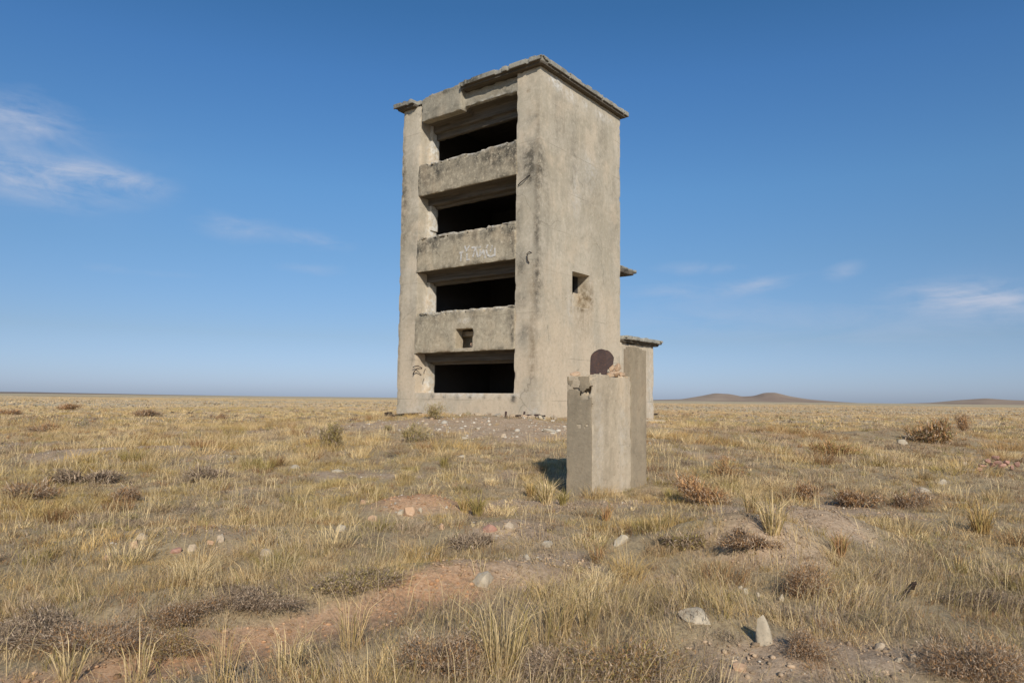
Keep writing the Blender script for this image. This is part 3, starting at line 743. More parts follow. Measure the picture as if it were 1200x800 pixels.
# broken bricks: on the pillar, in the square hole, and the heap in the right meadow
def brick(name, loc, size, seed, mat, label, group, rot):
    me = rock_mesh(name, size, seed, 0.75, 2)
    o = link_mesh(name, me, mat, None, loc, rot)
    return tag(o, label, "brick", group)
for k, (x, y, z, sx, sy, sz, r, lab) in enumerate([
        (-.13, .80, 1.985, .20, .13, .10, .3, "broken orange brick lying flat right of the rusty plate"),
        (-.12, .97, 2.00, .17, .14, .12, -.4, "broken orange brick in the middle of the rubble on the pillar"),
        (-.10, 1.02, 2.11, .13, .11, .13, .8, "orange brick chunk perched on top of the pillar rubble"),
        (-.15, .88, 2.09, .12, .10, .12, .1, "orange brick bit leaning against the rusty plate's cut corner"),
        (-.09, 1.16, 1.985, .15, .11, .09, .5, "tan brick piece next to the pillar's taller slab"),
        (-.06, .70, 1.965, .10, .09, .06, .2, "flat brick sliver under the rusty plate"),
        (-.40, .10, 1.96, .16, .10, .06, .4, "brownish brick sliver on the pillar's chipped left edge")]):
    brick("broken_brick", loc2w(PC, x, y, z), (sx * 1.35, sy * 1.35, sz * 1.35), 200 + k, M['rubble'], lab, "broken bricks on the pillar", (0.1 * k, -0.1, r))
brick("broken_brick", loc2w(CORNER, -3.22, 0.32, 2.80), (.30, .22, .24), 215, M['brick'], "orange brick sitting in the small square hole of the tower front", None, (0, 0, .3))
for k, (px, py) in enumerate([(1152, 549), (1158, 544), (1163, 550), (1169, 545), (1174, 550), (1180, 547), (1186, 551), (1192, 548), (1166, 541), (1148, 553)]):
    p = at(px, py); s = px_scale(p)
    CLEAR.append((p[0], p[1] - .5, .35, 1.1))
    brick("fallen_brick", (p[0], p[1], p[2] + 2.2 * s * (1 + (k % 3) * .4)), (8.5 * s, 6 * s, 5 * s), 230 + k, M['redbrick'], "reddish brick fallen in the heap far out in the right meadow", "red bricks heaped in the right meadow", (0.2 * k, .15, .7 * k))

# iron scraps
p = at(1066, 706); s = px_scale(p)
CLEAR.append((p[0], p[1] - .5, .20, .95))
p = p + np.array([0, 0, .04])
tag(tube("iron_scrap", [[(-8 * s, 0, -3 * s), (-3 * s, 0, 5 * s), (3 * s, .02, 10 * s), (7 * s, .03, 12 * s)], [(3 * s, .0, 8 * s), (5 * s, .01, 13.5 * s), (7.5 * s, 0, 14 * s)], [(-5 * s, .02, 2 * s), (1 * s, .04, 6 * s)]], M['iron'], None, 2.1 * s, p),
    "dark bent iron scrap sticking out of the right foreground scrub", "iron scrap")
def boxbar(name, a, b, w, h, mat, label, cat):
    a, b = Vector([float(v) for v in a]), Vector([float(v) for v in b])
    L = (b - a).length
    xs = lines(0, L, 0.08); ys = lines(-w / 2, w / 2, 0.04); zs = lines(-h / 2, h / 2, 0.04)
    o = solid(name, xs, ys, zs, lambda X, Y, Z: np.ones_like(X, bool), mat, None, amp=0.01, chip=.6, seed=77, it=3, chip_scale=.2)
    q = (b - a).to_track_quat('X', 'Z')
    o.rotation_euler = q.to_euler(); o.location = a
    return tag(o, label, cat)
def foot(x, y, up):
    q = loc2w(CORNER, x, y, 0.0); q[2] = float(ground_z(q[0], q[1])) + up; return q
a = foot(-7.15, -0.14, .07); b = foot(-5.45, -0.13, 0.08)
tag(tube("iron_pipe", [[tuple(a), tuple((a + b) / 2 + np.array([0, 0, .02])), tuple(b)]], M['iron'], None, .05), "black iron pipe lying along the foot of the tower's left front", "pipe")
boxbar("dark_block", foot(-7.36, -0.22, .08), foot(-7.06, -0.24, .09), .25, .3, M['iron'], "dark block lying at the tower's far left corner by the pipe end", "block")
a = foot(-0.75, -0.26, .05)
tag(tube("rusty_rod", [[tuple(a), tuple(a + AX * .5 + np.array([0, 0, .03])), tuple(a + AX * 1.0 + np.array([0, 0, .05])), tuple(a + AX * 1.3 - AY * .1 + np.array([0, 0, .03]))],
                      [tuple(a + AX * .35), tuple(a + AX * .38 + np.array([0, 0, .16]))]], M['rust'], None, .035), "rusty bent rod on the ground at the tower's near corner", "rod")
a = foot(-1.2, -0.25, -.03)
tag(tube("rusty_stub", [[tuple(a), tuple(a + np.array([.0, 0, .14])), tuple(a + np.array([.01, 0, .24]))]], M['rust'], None, .04), "short rusty stub standing at the foot of the tower front", "iron stub")
p = at(766, 487)
p[2] += .10
boxbar("concrete_slab", p + np.array([-.35, .1, .02]), p + np.array([.42, .0, .08]), .5, .16, M['iron'], "dark slab propped on the ground beyond the annex wall", "slab")
p = at(758, 494)
boxbar("concrete_slab", p + np.array([-.2, .2, .03]), p + np.array([.75, .25, .02]), .35, .1, M['grey'], "pale thin slab lying on the ground beside the annex wall", "slab")

# ------------------------------------------------------------------ plants
def blades(root, hgt, lean, width, color, two=True, droop=None):
    """root n x 3, hgt n, lean n x 2 (tip offset), width n, color n x 3 -> verts, tris, cols"""
    n = len(root)
    th = rng.uniform(0, math.pi, n)
    wv = np.stack([np.cos(th), np.sin(th), np.zeros(n)], 1) * (width / 2)[:, None]
    tip = root + np.concatenate([lean, hgt[:, None]], 1)
    if two:
        mid = root + np.concatenate([lean * 0.32, hgt[:, None] * 0.58], 1)
        if droop is not None: tip[:, 2] -= droop
        V = np.stack([root - wv, root + wv, mid - wv * 0.75, mid + wv * 0.75, tip], 1).reshape(-1, 3)
        b = (np.arange(n) * 5)[:, None]
        T = np.concatenate([b + np.array([[0, 1, 3]]), b + np.array([[0, 3, 2]]), b + np.array([[2, 3, 4]])], 0)
        C = np.repeat(color, 5, 0)
    else:
        V = np.stack([root - wv, root + wv, tip], 1).reshape(-1, 3)
        b = (np.arange(n) * 3)[:, None]
        T = b + np.array([[0, 1, 2]])
        C = np.repeat(color, 3, 0)
    return V, T, C

def join(parts):
    V, T, C, o = [], [], [], 0
    for v, t, c in parts:
        V.append(v); T.append(t + o); C.append(c); o += len(v)
    return np.concatenate(V), np.concatenate(T), np.concatenate(C)

STRAW = np.array([0.48, 0.375, 0.215]); GOLD = np.array([0.45, 0.335, 0.155]); OLIVE = np.array([0.30, 0.25, 0.10]); PALE = np.array([0.58, 0.48, 0.29])
BROWN = np.array([0.32, 0.20, 0.105]); GREY = np.array([0.36, 0.295, 0.23]); DGREY = np.array([0.235, 0.185, 0.14]); GGREEN = np.array([0.24, 0.215, 0.11])

def sector(r0, r1, density):
    a0 = RAD(47)
    n = int(density * a0 * (r1 ** 2 - r0 ** 2))
    r = np.sqrt(rng.uniform(r0 ** 2, r1 ** 2, n)); a = rng.uniform(-a0, a0, n)
    return r * np.sin(a), r * np.cos(a)

def in_building(x, y, pad=0.0):
    u = (x - CORNER[0]) * AX[0] + (y - CORNER[1]) * AX[1]; v = (x - CORNER[0]) * AY[0] + (y - CORNER[1]) * AY[1]
    a = (u > -W_ - pad) & (u < pad) & (v > -pad) & (v < 8.9 + pad)
    u = (x - PC[0]) * AX[0] + (y - PC[1]) * AX[1]; v = (x - PC[0]) * AY[0] + (y - PC[1]) * AY[1]
    return a | ((u > -.5 - pad * .5) & (u < pad * .5) & (v > -pad * .5) & (v < 1.94 + pad * .5))

def clear(x, y):
    c = np.zeros(len(x))
    for cx, cy, rx, ry in CLEAR:
        c = np.maximum(c, np.exp(-(((x - cx) / rx) ** 2 + ((y - cy) / ry) ** 2) ** 2))
    return c

def grass_layer(r0, r1, dens, nb, height, width, rad, two, kinds, stuffname_seed, thatch=False):
    x, y = sector(r0, r1, dens)
    bb = bare(x, y)
    keep = (rng.uniform(size=len(x)) > bb * (0.72 if thatch else 1.0)) & ~in_building(x, y, 0.12)
    if not thatch: keep &= rng.uniform(size=len(x)) > clear(x, y) * .86
    # open ground between the clumps
    cl = n2(x, y, 0.55, 200 + stuffname_seed, 3)
    keep &= (rng.uniform(size=len(x)) < sstep(0.30, 0.52, cl) * 0.9 + 0.1) | thatch
    x, y = x[keep], y[keep]
    r = np.hypot(x, y)
    k1 = n2(x, y, 2.2, 301, 4); k2 = n2(x, y, 5.0, 302, 4); k3 = n2(x, y, 1.3, 303, 4); k4 = n2(x * 0.25, y, 14.0, 304, 3)
    n = len(x)
    gold = sstep(0.47, 0.56, k1)[:, None]; brn = sstep(0.50, 0.60, k2)[:, None] * np.clip(0.35 + x / 14.0, 0.15, 1.0)[:, None]; gry = sstep(0.44, 0.54, k3)[:, None]
    col = STRAW[None] * (1 - gold) + GOLD[None] * gold
    ol = sstep(0.55, 0.7, k4)[:, None]
    col = col * (1 - 0.5 * ol) + OLIVE * 0.5 * ol
    col = col * (1 - 0.65 * brn) + BROWN * 0.65 * brn
    col = col * (1 - 0.75 * gry) + GREY * 0.75 * gry
    rnd = rng.uniform(size=(n, 1)); rnd = np.where(r[:, None] > 90, .5, rnd)
    col = np.where(rnd < 0.14, PALE[None], np.where(rnd > 0.90, OLIVE[None], np.where(rnd > 0.80, BROWN[None] * .8, col)))
    col = col * rng.uniform(0.72, 1.22, (n, 1))
    hmul = (0.45 + 0.9 * n2(x, y, 1.6, 305, 3)) * (1 - 0.45 * gry[:, 0]) * (1 - 0.5 * np.clip(bb[keep] * 1.3, 0, 1))
    th = height * hmul * rng.uniform(0.5, 1.5, n)
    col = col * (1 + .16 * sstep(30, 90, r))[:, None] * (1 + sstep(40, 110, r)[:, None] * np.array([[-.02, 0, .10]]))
    cnt = np.maximum(3, (nb * rng.uniform(0.4, 1.5, n)).astype(int))
    idx = np.repeat(np.arange(n), cnt); N = len(idx)
    ang = rng.uniform(0, 2 * math.pi, N); rr = np.sqrt(rng.uniform(0, 1, N)) * (rad * rng.uniform(0.5, 1.4, n))[idx]
    ox, oy = np.cos(ang) * rr, np.sin(ang) * rr
    bx, by = x[idx] + ox, y[idx] + oy
    bz = ground_z(bx, by) - 0.01
    h = th[idx] * rng.uniform(0.45, 1.15, N)
    lm = h * rng.uniform(0.2, 1.9 if thatch else 1.25, N)
    la = ang + rng.normal(0, 0.7, N)
    wind = np.array([0.10, 0.02])
    lean = np.stack([np.cos(la) * lm, np.sin(la) * lm], 1) + wind[None] * h[:, None]
    c = col[idx] * rng.uniform(0.8, 1.2, (N, 1))
    w = width * rng.uniform(0.6, 1.4, N) * (1 + 0.0 * r[idx])
    return blades(np.stack([bx, by, bz], 1), h, lean, w, c, two, droop=(h * rng.uniform(0, 0.42, N)) if two else None)

def scrub_flakes(cx, cy, rx, rz, n, cols, fl, wd):
    """little twigs and leaf bits through low cushions. cx, cy, rx, rz arrays per cushion"""
    m = len(cx)
    idx = np.repeat(np.arange(m), n); N = len(idx)
    d = rng.normal(size=(N, 3)); d[:, 2] = np.abs(d[:, 2]); d /= np.linalg.norm(d, axis=1, keepdims=True)
    rad = rng.uniform(0.25, 1.0, N) ** 0.6 * (0.75 + 0.5 * rng.uniform(size=N))
    bx = cx[idx] + d[:, 0] * rad * rx[idx]; by = cy[idx] + d[:, 1] * rad * rx[idx]
    gz = ground_z(bx, by)
    bz = gz + d[:, 2] * rad * rz[idx] * 0.85
    dirv = d + rng.normal(0, 0.55, (N, 3)); dirv /= np.linalg.norm(dirv, axis=1, keepdims=True)
    L = fl * rng.uniform(0.5, 1.6, N) * (rx[idx] / 0.2) ** 0.5
    c = cols[idx] * rng.uniform(0.65, 1.3, (N, 1))
    return blades(np.stack([bx, by, bz], 1) - dirv * L[:, None] * .3, dirv[:, 2] * L, dirv[:, :2] * L[:, None], wd * rng.uniform(0.6, 1.5, N), c, False)

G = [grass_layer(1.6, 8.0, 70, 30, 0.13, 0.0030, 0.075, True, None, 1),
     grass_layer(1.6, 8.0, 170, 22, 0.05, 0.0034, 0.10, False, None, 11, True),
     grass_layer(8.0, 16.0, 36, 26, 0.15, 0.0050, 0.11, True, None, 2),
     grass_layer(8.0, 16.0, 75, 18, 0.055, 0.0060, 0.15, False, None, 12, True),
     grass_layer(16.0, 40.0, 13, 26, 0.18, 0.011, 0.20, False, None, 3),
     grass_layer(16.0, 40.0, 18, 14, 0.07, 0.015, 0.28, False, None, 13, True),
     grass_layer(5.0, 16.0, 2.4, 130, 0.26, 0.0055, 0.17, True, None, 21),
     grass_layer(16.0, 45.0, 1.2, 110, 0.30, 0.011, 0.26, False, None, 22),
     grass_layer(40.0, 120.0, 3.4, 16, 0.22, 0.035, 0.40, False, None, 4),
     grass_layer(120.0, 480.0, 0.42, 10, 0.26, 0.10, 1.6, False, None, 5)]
V, T, C = join(G)
tag(link_mesh("dry_grass", mesh_np("dry_grass", V, T, colors=C), M['plant']), "dry golden steppe grass covering the plain", "grass", kind="stuff")

# long fine wisps of dry grass, thickest in the foreground
def wisps(r0, r1, dens, h0, wd):
    x, y = sector(r0, r1, dens)
    k = sstep(.42, .62, n2(x, y, 1.1, 451, 3)) * .55 + 1.0 * blob(x, y, .55, 5.2, 1.15, 1.3) + .5 * blob(x, y, -1.6, 4.1, 2.0, .5) + .4 * blob(x, y, 3.2, 6.5, 2.0, 1.5)
    keep = (rng.uniform(size=len(x)) < k) & (rng.uniform(size=len(x)) > bare(x, y) * .97) & ~in_building(x, y, .1) & (rng.uniform(size=len(x)) > clear(x, y))
    x, y = x[keep], y[keep]
    N = len(x)
    h = h0 * rng.uniform(.4, 1.3, N) * (.55 + .8 * n2(x, y, .7, 452, 2)) * (1 + .55 * blob(x, y, .35, 4.9, .9, .8))
    la = n2(x, y, .8, 453, 2) * 9 + rng.normal(0, .8, N)
    lean = np.stack([np.cos(la), np.sin(la)], 1) * (h * rng.uniform(.2, 1.3, N))[:, None]
    t = rng.uniform(size=(N, 1))
    c = np.where(t < .4, PALE[None], np.where(t < .62, STRAW[None], np.where(t < .88, GREY[None] * 1.05, OLIVE[None]))) * rng.uniform(.65, 1.15, (N, 1))
    return blades(np.stack([x, y, ground_z(x, y) - .01], 1), h, lean, wd * rng.uniform(.7, 1.4, N), c, True, droop=h * rng.uniform(0, .45, N))
V, T, C = join([wisps(2.4, 8.0, 1050, .28, .0028), wisps(8.0, 18.0, 170, .20, .0052)])
tag(link_mesh("grass_wisps", mesh_np("grass_wisps", V, T, colors=C), M['plant']), "long fine wisps of dry grass leaning over the ground", "grass", kind="stuff")

# tall loose stalks of feathergrass
x, y = sector(2.5, 22.0, 3.0)
keep = (rng.uniform(size=len(x)) > bare(x, y) * 0.6) & (n2(x, y, 1.8, 401, 3) > 0.47) & (rng.uniform(size=len(x)) > clear(x, y)) & ~in_building(x, y, .1)
x, y = x[keep], y[keep]
n = len(x)
idx = np.repeat(np.arange(n), 5); N = len(idx)
bx = x[idx] + rng.normal(0, .06, N); by = y[idx] + rng.normal(0, .06, N)
h = rng.uniform(.2, .42, N)
la = rng.uniform(0, 2 * math.pi, N)
lean = np.stack([np.cos(la), np.sin(la)], 1) * (h * rng.uniform(.1, .6, N))[:, None]
c = PALE[None] * rng.uniform(.7, 1.15, (N, 1))
v1 = blades(np.stack([bx, by, ground_z(bx, by) - .01], 1), h, lean, .0028 + .0003 * np.hypot(bx, by), c, True, droop=h * rng.uniform(0, .25, N))
V, T, C = v1
tag(link_mesh("dry_stalks", mesh_np("dry_stalks", V, T, colors=C), M['plant']), "pale thin dry stalks standing out above the grass", "grass", kind="stuff")

# grey wormwood ground cover
def scrub_layer(r0, r1, dens, n, fl, wd):
    x, y = sector(r0, r1, dens)
    k = n2(x, y, 1.3, 303, 4)
    keep = (rng.uniform(size=len(x)) < sstep(0.42, 0.56, k) * 0.95 + 0.08) & (rng.uniform(size=len(x)) > bare(x, y) * .8) & ~in_building(x, y, .2)
    x, y = x[keep], y[keep]
    m = len(x)
    rx = rng.uniform(.08, .26, m); rz = rx * rng.uniform(.45, .9, m)
    t = rng.uniform(size=(m, 1)); t2 = rng.uniform(size=(m, 1))
    cols = GREY * (1 - t) + DGREY * .8 * t
    cols = np.where(t2 < .12, np.array([[.12, .095, .075]]), np.where(t2 < .26, BROWN[None], np.where(t2 > .87, GGREEN[None], cols)))
    return scrub_flakes(x, y, rx, rz, n, cols, fl, wd)
V, T, C = join([scrub_layer(2.2, 9, 16, 170, .040, .0036), scrub_layer(9, 20, 7, 80, .055, .007), scrub_layer(20, 60, 1.4, 44, .11, .02), scrub_layer(60, 250, .10, 30, .24, .08)])
tag(link_mesh("scrub", mesh_np("scrub", V, T, colors=C), M['plant']), "low grey-brown wormwood scrub between the grass", "scrub", kind="stuff")

# prominent clumps of feathergrass, each a plant
def feather_tuft(px, py, hpx, col, nb, label, group=None, spread=.85):
    p = at(px, py); s = px_scale(p)
    h0 = hpx * s
    N = nb
    ang = rng.uniform(0, 2 * math.pi, N); rr = np.sqrt(rng.uniform(0, 1, N)) * h0 * .13
    root = np.stack([np.cos(ang) * rr, np.sin(ang) * rr, np.full(N, -.015)], 1)
    h = h0 * rng.uniform(.35, 1.0, N)
    lm = h * rng.uniform(.05, spread, N)
    la = ang + rng.normal(0, .6, N)
    lean = np.stack([np.cos(la) * lm, np.sin(la) * lm], 1)
    c = col[None] * rng.uniform(.65, 1.2, (N, 1))
    c = np.where(rng.uniform(size=(N, 1)) < .2, OLIVE[None] * 1.0, c)
    V, T, C = blades(root, h, lean, np.maximum(.0034, s * .75) * rng.uniform(.7, 1.4, N), c, True, droop=h * rng.uniform(0, .3, N))
    o = link_mesh("feathergrass", mesh_np("feathergrass", V, T, colors=C), M['plant'], None, p)
    tag(o, label, "grass tuft", group)
TUFTS = [
    (588, 790, 120, PALE, 170, "tallest pale feathergrass clump at the bottom edge under the tower"),
    (655, 745, 95, STRAW, 130, "upright straw clump rising from bare soil right of the tallest feathergrass clump"),
    (640, 778, 100, STRAW, 110, "straw clump standing between the tallest clump and the grey scrub"),
    (690, 735, 70, PALE, 100, "thin pale clump right of the upright straw one"),
    (905, 625, 58, PALE, 120, "pale feathergrass clump standing alone on the right dirt mound's back"),
    (880, 600, 34, STRAW, 90, "straw clump just behind the pale clump of the right mound"),
    (640, 590, 40, PALE, 110, "bright straw clump in front of the pillar's left face"),
    (622, 582, 26, GOLD, 90, "small golden clump left of the bright one by the pillar"),
    (660, 592, 26, OLIVE, 90, "olive clump right at the foot of the pillar"),
    (335, 790, 70, PALE, 60, "loose pale clump growing out of the red cut"),
    (80, 800, 60, PALE, 50, "loose pale clump at the lower left corner of the red cut"),
    (160, 800, 70, PALE, 50, "thin pale clump at the bottom edge left of the red cut"),
    (260, 800, 85, STRAW, 60, "straw clump at the bottom edge in front of the red cut"),
    (410, 760, 80, STRAW, 60, "leaning straw clump at the right end of the red cut"),
    (560, 605, 36, OLIVE, 130, "broad olive clump right behind the orange rubble mound"),
    (545, 600, 28, GOLD, 110, "golden clump touching the orange rubble mound"),
    (985, 650, 34, BROWN * 1.3, 110, "brown clump on the right slope beside the dirt mound"),
    (700, 660, 34, BROWN * 1.2, 90, "brown clump below the pillar next to the slanted pale stone"),
    (822, 712, 36, GOLD, 90, "yellow clump beside the long flat pale stone"),
    (520, 548, 20, OLIVE, 80, "olive clump on the slope below the tower front"),
    (1150, 625, 44, GOLD, 110, "golden clump in the right meadow near the frame edge"),
    (710, 610, 26, BROWN * 1.3, 80, "reddish clump just below the pillar's near corner"),
]
for t in TUFTS: feather_tuft(*t)

# bushes: stems and leaf mass
def bush(px, py, wpx, hpx, cols, label, n=900, name="bush", group=None, fine=1.0, big=False):
    p = at(px, py); s = px_scale(p)
    w, h = wpx * s / 2, hpx * s
    root = tag(empty(name, p), label, "bush", group)
    k = 44 if big else 18
    paths = []
    ends = []
    lobes = [(random.uniform(-.62, .62) * w, random.uniform(-.4, .4) * w, random.uniform(.3, .62) * w, random.uniform(.55, 1.1) * h) for _ in range(7 if big else 4)]
    for q in range(k):
        lx, ly, lr, lh = lobes[q % len(lobes)]
        a = random.uniform(0, 6.283); e = random.uniform(.1, 1.0)
        R_ = lr * e; Z_ = lh * (1 - .6 * e * e) * random.uniform(.55, 1.1)
        tip = Vector((lx + math.cos(a) * R_, ly + math.sin(a) * R_ * .8, Z_))
        mid = Vector((tip.x * .4, tip.y * .4, tip.z * .6)) + Vector((random.uniform(-.06, .06) * w, random.uniform(-.06, .06) * w, 0))
        paths.append([(random.uniform(-.08, .08) * w, random.uniform(-.08, .08) * w, -.03), tuple(mid), tuple(tip)])
        ends.append((mid, tip))
    st = tube("stem", paths, M['stem'], root, max(.0022, s * .28), sides=4)
    # leaf bits grouped round the stems' outer halves
    E_ = np.array([[*a, *b] for a, b in ends])
    idx = rng.integers(0, k, n); tt = (rng.uniform(0.0, 1.0, n) ** .8 * 1.12)[:, None]
    pos = E_[idx, :3] * (1 - tt) + E_[idx, 3:] * tt + rng.normal(0, 1, (n, 3)) * np.array([w * .11, w * .11, h * .13])
    pos[:, 2] = np.abs(pos[:, 2])
    dv = pos * np.array([1, 1, .8]) / max(w, h) + rng.normal(0, .5, (n, 3)); dv /= np.linalg.norm(dv, axis=1, keepdims=True)
    L = w * .17 * fine * rng.uniform(.5, 1.5, n)
    ci = rng.integers(0, len(cols), n)
    c = np.array(cols)[ci] * rng.uniform(.7, 1.45, (n, 1))
    V, T, C = blades(pos, dv[:, 2] * L, dv[:, :2] * L[:, None], np.maximum(.004, w * .035 * fine) * rng.uniform(.6, 1.6, n), c, False)
    link_mesh("foliage", mesh_np("foliage", V, T, colors=C), M['plant'], root)
M['stem'] = simple_rough('woody_stem', (0.22, 0.175, 0.13), (0.34, 0.28, 0.21), 20, .3)
g1 = [GGREEN * 1.15, OLIVE, GREY]
b1 = [BROWN * 1.15, BROWN * .85, GREY]
k1 = [GREY, DGREY, BROWN]
BUSHES = [
    (508, 491, 30, 24, g1, "green-grey bush growing against the tower front below its lowest opening"),
    (482, 518, 38, 24, g1, "green-grey rounded bush on the slope in front of the tower's left foot"),
    (458, 505, 16, 9, g1, "little olive bush left of the tower's foot"),
    (385, 524, 50, 30, g1, "widest green-grey bush on the meadow left of the tower"),
    (56, 506, 34, 12, b1, "dark reddish-brown bush alone in the far left meadow"),
    (75, 480, 36, 6, b1, "flat brown bush far out on the left plain"),
    (168, 488, 34, 9, k1, "greyish bush far out on the left plain nearest the tower"),
    (258, 492, 16, 9, b1, "small brown bush far out between the left meadow and the tower"),
    (10, 486, 26, 6, b1, "brown bush at the left frame edge on the far plain"),
    (1098, 520, 62, 32, b1 + [GGREEN], "big dark brown bush on a rise in the right meadow"),
    (1128, 507, 26, 20, b1, "reddish-brown bush just behind the big dark one on the right"),
    (820, 590, 66, 34, b1 + [BROWN * 1.3], "reddish-brown scrubby bush right of the pillar"),
    (850, 560, 36, 26, [BROWN * 1.3, BROWN, STRAW * .7], "rusty brown bush behind the scrubby one right of the pillar"),
    (975, 535, 50, 24, [BROWN * 1.2, BROWN, OLIVE], "brown bush in the middle of the right meadow"),
    (1000, 594, 60, 28, k1 + [BROWN], "grey-brown bush in the right meadow before the whitish stones"),
    (950, 586, 40, 22, b1, "dark brown bush left of the grey-brown one in the right meadow"),
    (1068, 594, 44, 20, k1, "grey bush right in front of the brightest whitish stone"),
    (512, 790, 130, 62, k1, "dark grey wormwood cushion at the bottom edge beside the tallest grass clump"),
    (735, 800, 150, 66, k1 + [OLIVE], "grey-green wormwood cushion at the bottom edge left of the pointed stone"),
    (655, 800, 90, 50, [GREY * 1.3, GREY, DGREY], "pale grey wormwood cushion between the two bottom edge cushions"),
    (118, 765, 110, 38, k1, "dark wormwood cushion on the bank above the red cut"),
    (200, 770, 70, 40, k1 + [OLIVE], "olive-grey wormwood cushion on the bank near the red cut's middle"),
    (60, 748, 120, 30, [DGREY * .7, GREY, DGREY], "dark low cushion on the bank at the left frame edge"),
    (300, 712, 110, 24, [DGREY * .7, GREY, DGREY], "dark grey cushion along the upper edge of the red cut"),
    (420, 690, 110, 22, [DGREY * .75, GREY, OLIVE], "grey cushion above the red cut's right end"),
    (210, 728, 90, 26, [DGREY * .7, GREY, BROWN], "dark brown-grey cushion on the bank between two others"),
    (100, 566, 70, 18, [DGREY * .8, GREY, DGREY], "dark low scrub patch in the left middle meadow"),
    (250, 560, 60, 14, [DGREY * .8, GREY], "grey low scrub patch in the middle meadow left of the tower"),
    (880, 640, 70, 20, [DGREY * .8, GREY, BROWN], "dark scrub on the crest of the right dirt mound"),
    (1165, 712, 80, 22, [DGREY * .8, GREY, DGREY], "grey scrub patch at the right frame edge beyond the iron scrap"),
    (800, 640, 70, 20, [GREY, DGREY, OLIVE], "grey scrub below the reddish bush right of the pillar"),
    (560, 640, 80, 16, [DGREY * .75, GREY], "dark low scrub below the flat reddish stone"),
    (940, 770, 70, 34, k1, "grey wormwood cushion just right of the pointed stone"),
    (1150, 795, 110, 46, k1, "dark wormwood cushion in the lower right corner"),
    (940, 700, 90, 44, k1 + [BROWN], "grey-brown cushion on the near slope of the right dirt mound"),
    (40, 585, 60, 26, k1, "grey cushion at the left edge of the middle meadow"),
    (147, 588, 44, 20, k1, "grey cushion in the left meadow above the stone pair"),
]
for (px, py, w, h, cs, lab) in BUSHES:
    big = py > 680
    bush(px, py, w * 1.15, h * (.72 if big else .9 if cs is g1 else .72), cs, lab, n=9000 if big else 2600, fine=0.36 if big else 0.8, big=big)

# pebbles
x, y = sector(2.2, 30.0, 5.0)
bb = bare(x, y)
keep = (rng.uniform(size=len(x)) < bb * 1.2 + .05) & ~in_building(x, y, .1)
x, y = x[keep], y[keep]
near = rng.uniform(size=len(x))
ico = bmesh.new(); bmesh.ops.create_icosphere(ico, subdivisions=1, radius=1.0)
iv = np.array([v.co for v in ico.verts]); it_ = np.array([[v.index for v in f.verts] for f in ico.faces]); ico.free()
N = len(x)
reps = 5
xs_, ys_ = sector(16.0, 30.0, 16.0)
kq = rng.uniform(size=len(xs_)) < np.clip(blob(xs_, ys_, -1.6, 22.6, 4.4, 1.8, -.62) + .8 * blob(xs_, ys_, .6, 22.5, 1.8, 1.8) + .5 * blob(xs_, ys_, 4.6, 26, 2, 1.6), 0, 1) * .8
kq &= ~in_building(xs_, ys_, .05)
xs_, ys_ = xs_[kq], ys_[kq]
x = np.repeat(x, reps) + rng.normal(0, .14, N * reps); y = np.repeat(y, reps) + rng.normal(0, .14, N * reps)
N = len(x)
sz = np.clip(rng.lognormal(-4.8, .5, N), .003, .016) * (1 + np.hypot(x, y) / 40)
x = np.concatenate([x, xs_]); y = np.concatenate([y, ys_]); sz = np.concatenate([sz, np.clip(rng.lognormal(-3.5, .5, len(xs_)), .012, .09)]); N = len(x)
sc = sz[:, None] * rng.uniform(.6, 1.4, (N, 3)); sc[:, 2] *= .65
xc, yc = sector(2.4, 13.0, 420.0)
kc = rng.uniform(size=len(xc)) < sstep(.15, .6, bare(xc, yc)) * .9
xc, yc = xc[kc], yc[kc]
NP = N
szc = np.clip(rng.lognormal(-5.0, .6, len(xc)), .003, .022)
x = np.concatenate([x, xc]); y = np.concatenate([y, yc]); N = len(x)
scc = szc[:, None] * rng.uniform(.6, 1.4, (len(xc), 3)); scc[:, 2] *= .7
sc = np.concatenate([sc, scc])
V = iv[None] * sc[:, None] * rng.uniform(.75, 1.25, (N, len(iv), 1)) + np.stack([x, y, ground_z(x, y) + sc[:, 2] * .2], 1)[:, None]
T = it_[None] + (np.arange(N) * len(iv))[:, None, None]
pc = np.array([[.50, .43, .33], [.46, .36, .25], [.42, .29, .19], [.34, .28, .21], [.54, .47, .37]])[rng.integers(0, 5, N)] * rng.uniform(.7, 1.1, (N, 1))
redc = np.zeros(N)
for cx, cy, rx, ry, s_, an in BARE[:3]: redc += blob(x, y, cx, cy, rx * 1.4, ry * 1.4, an)
soilc = np.array([[.47, .335, .215]]) * (1 - np.clip(redc, 0, 1)[:, None]) + np.array([[.52, .285, .145]]) * np.clip(redc, 0, 1)[:, None]
pc[NP:] = soilc[NP:] * rng.uniform(.45, 1.15, (N - NP, 1))
M['pebble'] = plant_mat('pebble_stone', 0.0, (1.0, 1.0, 1.0))
tag(link_mesh("pebbles", mesh_np("pebbles", V.reshape(-1, 3), T.reshape(-1, 3), colors=np.repeat(pc, len(iv), 0)), M['pebble']), "small loose pebbles strewn over the bare soil", "pebbles", kind="stuff")

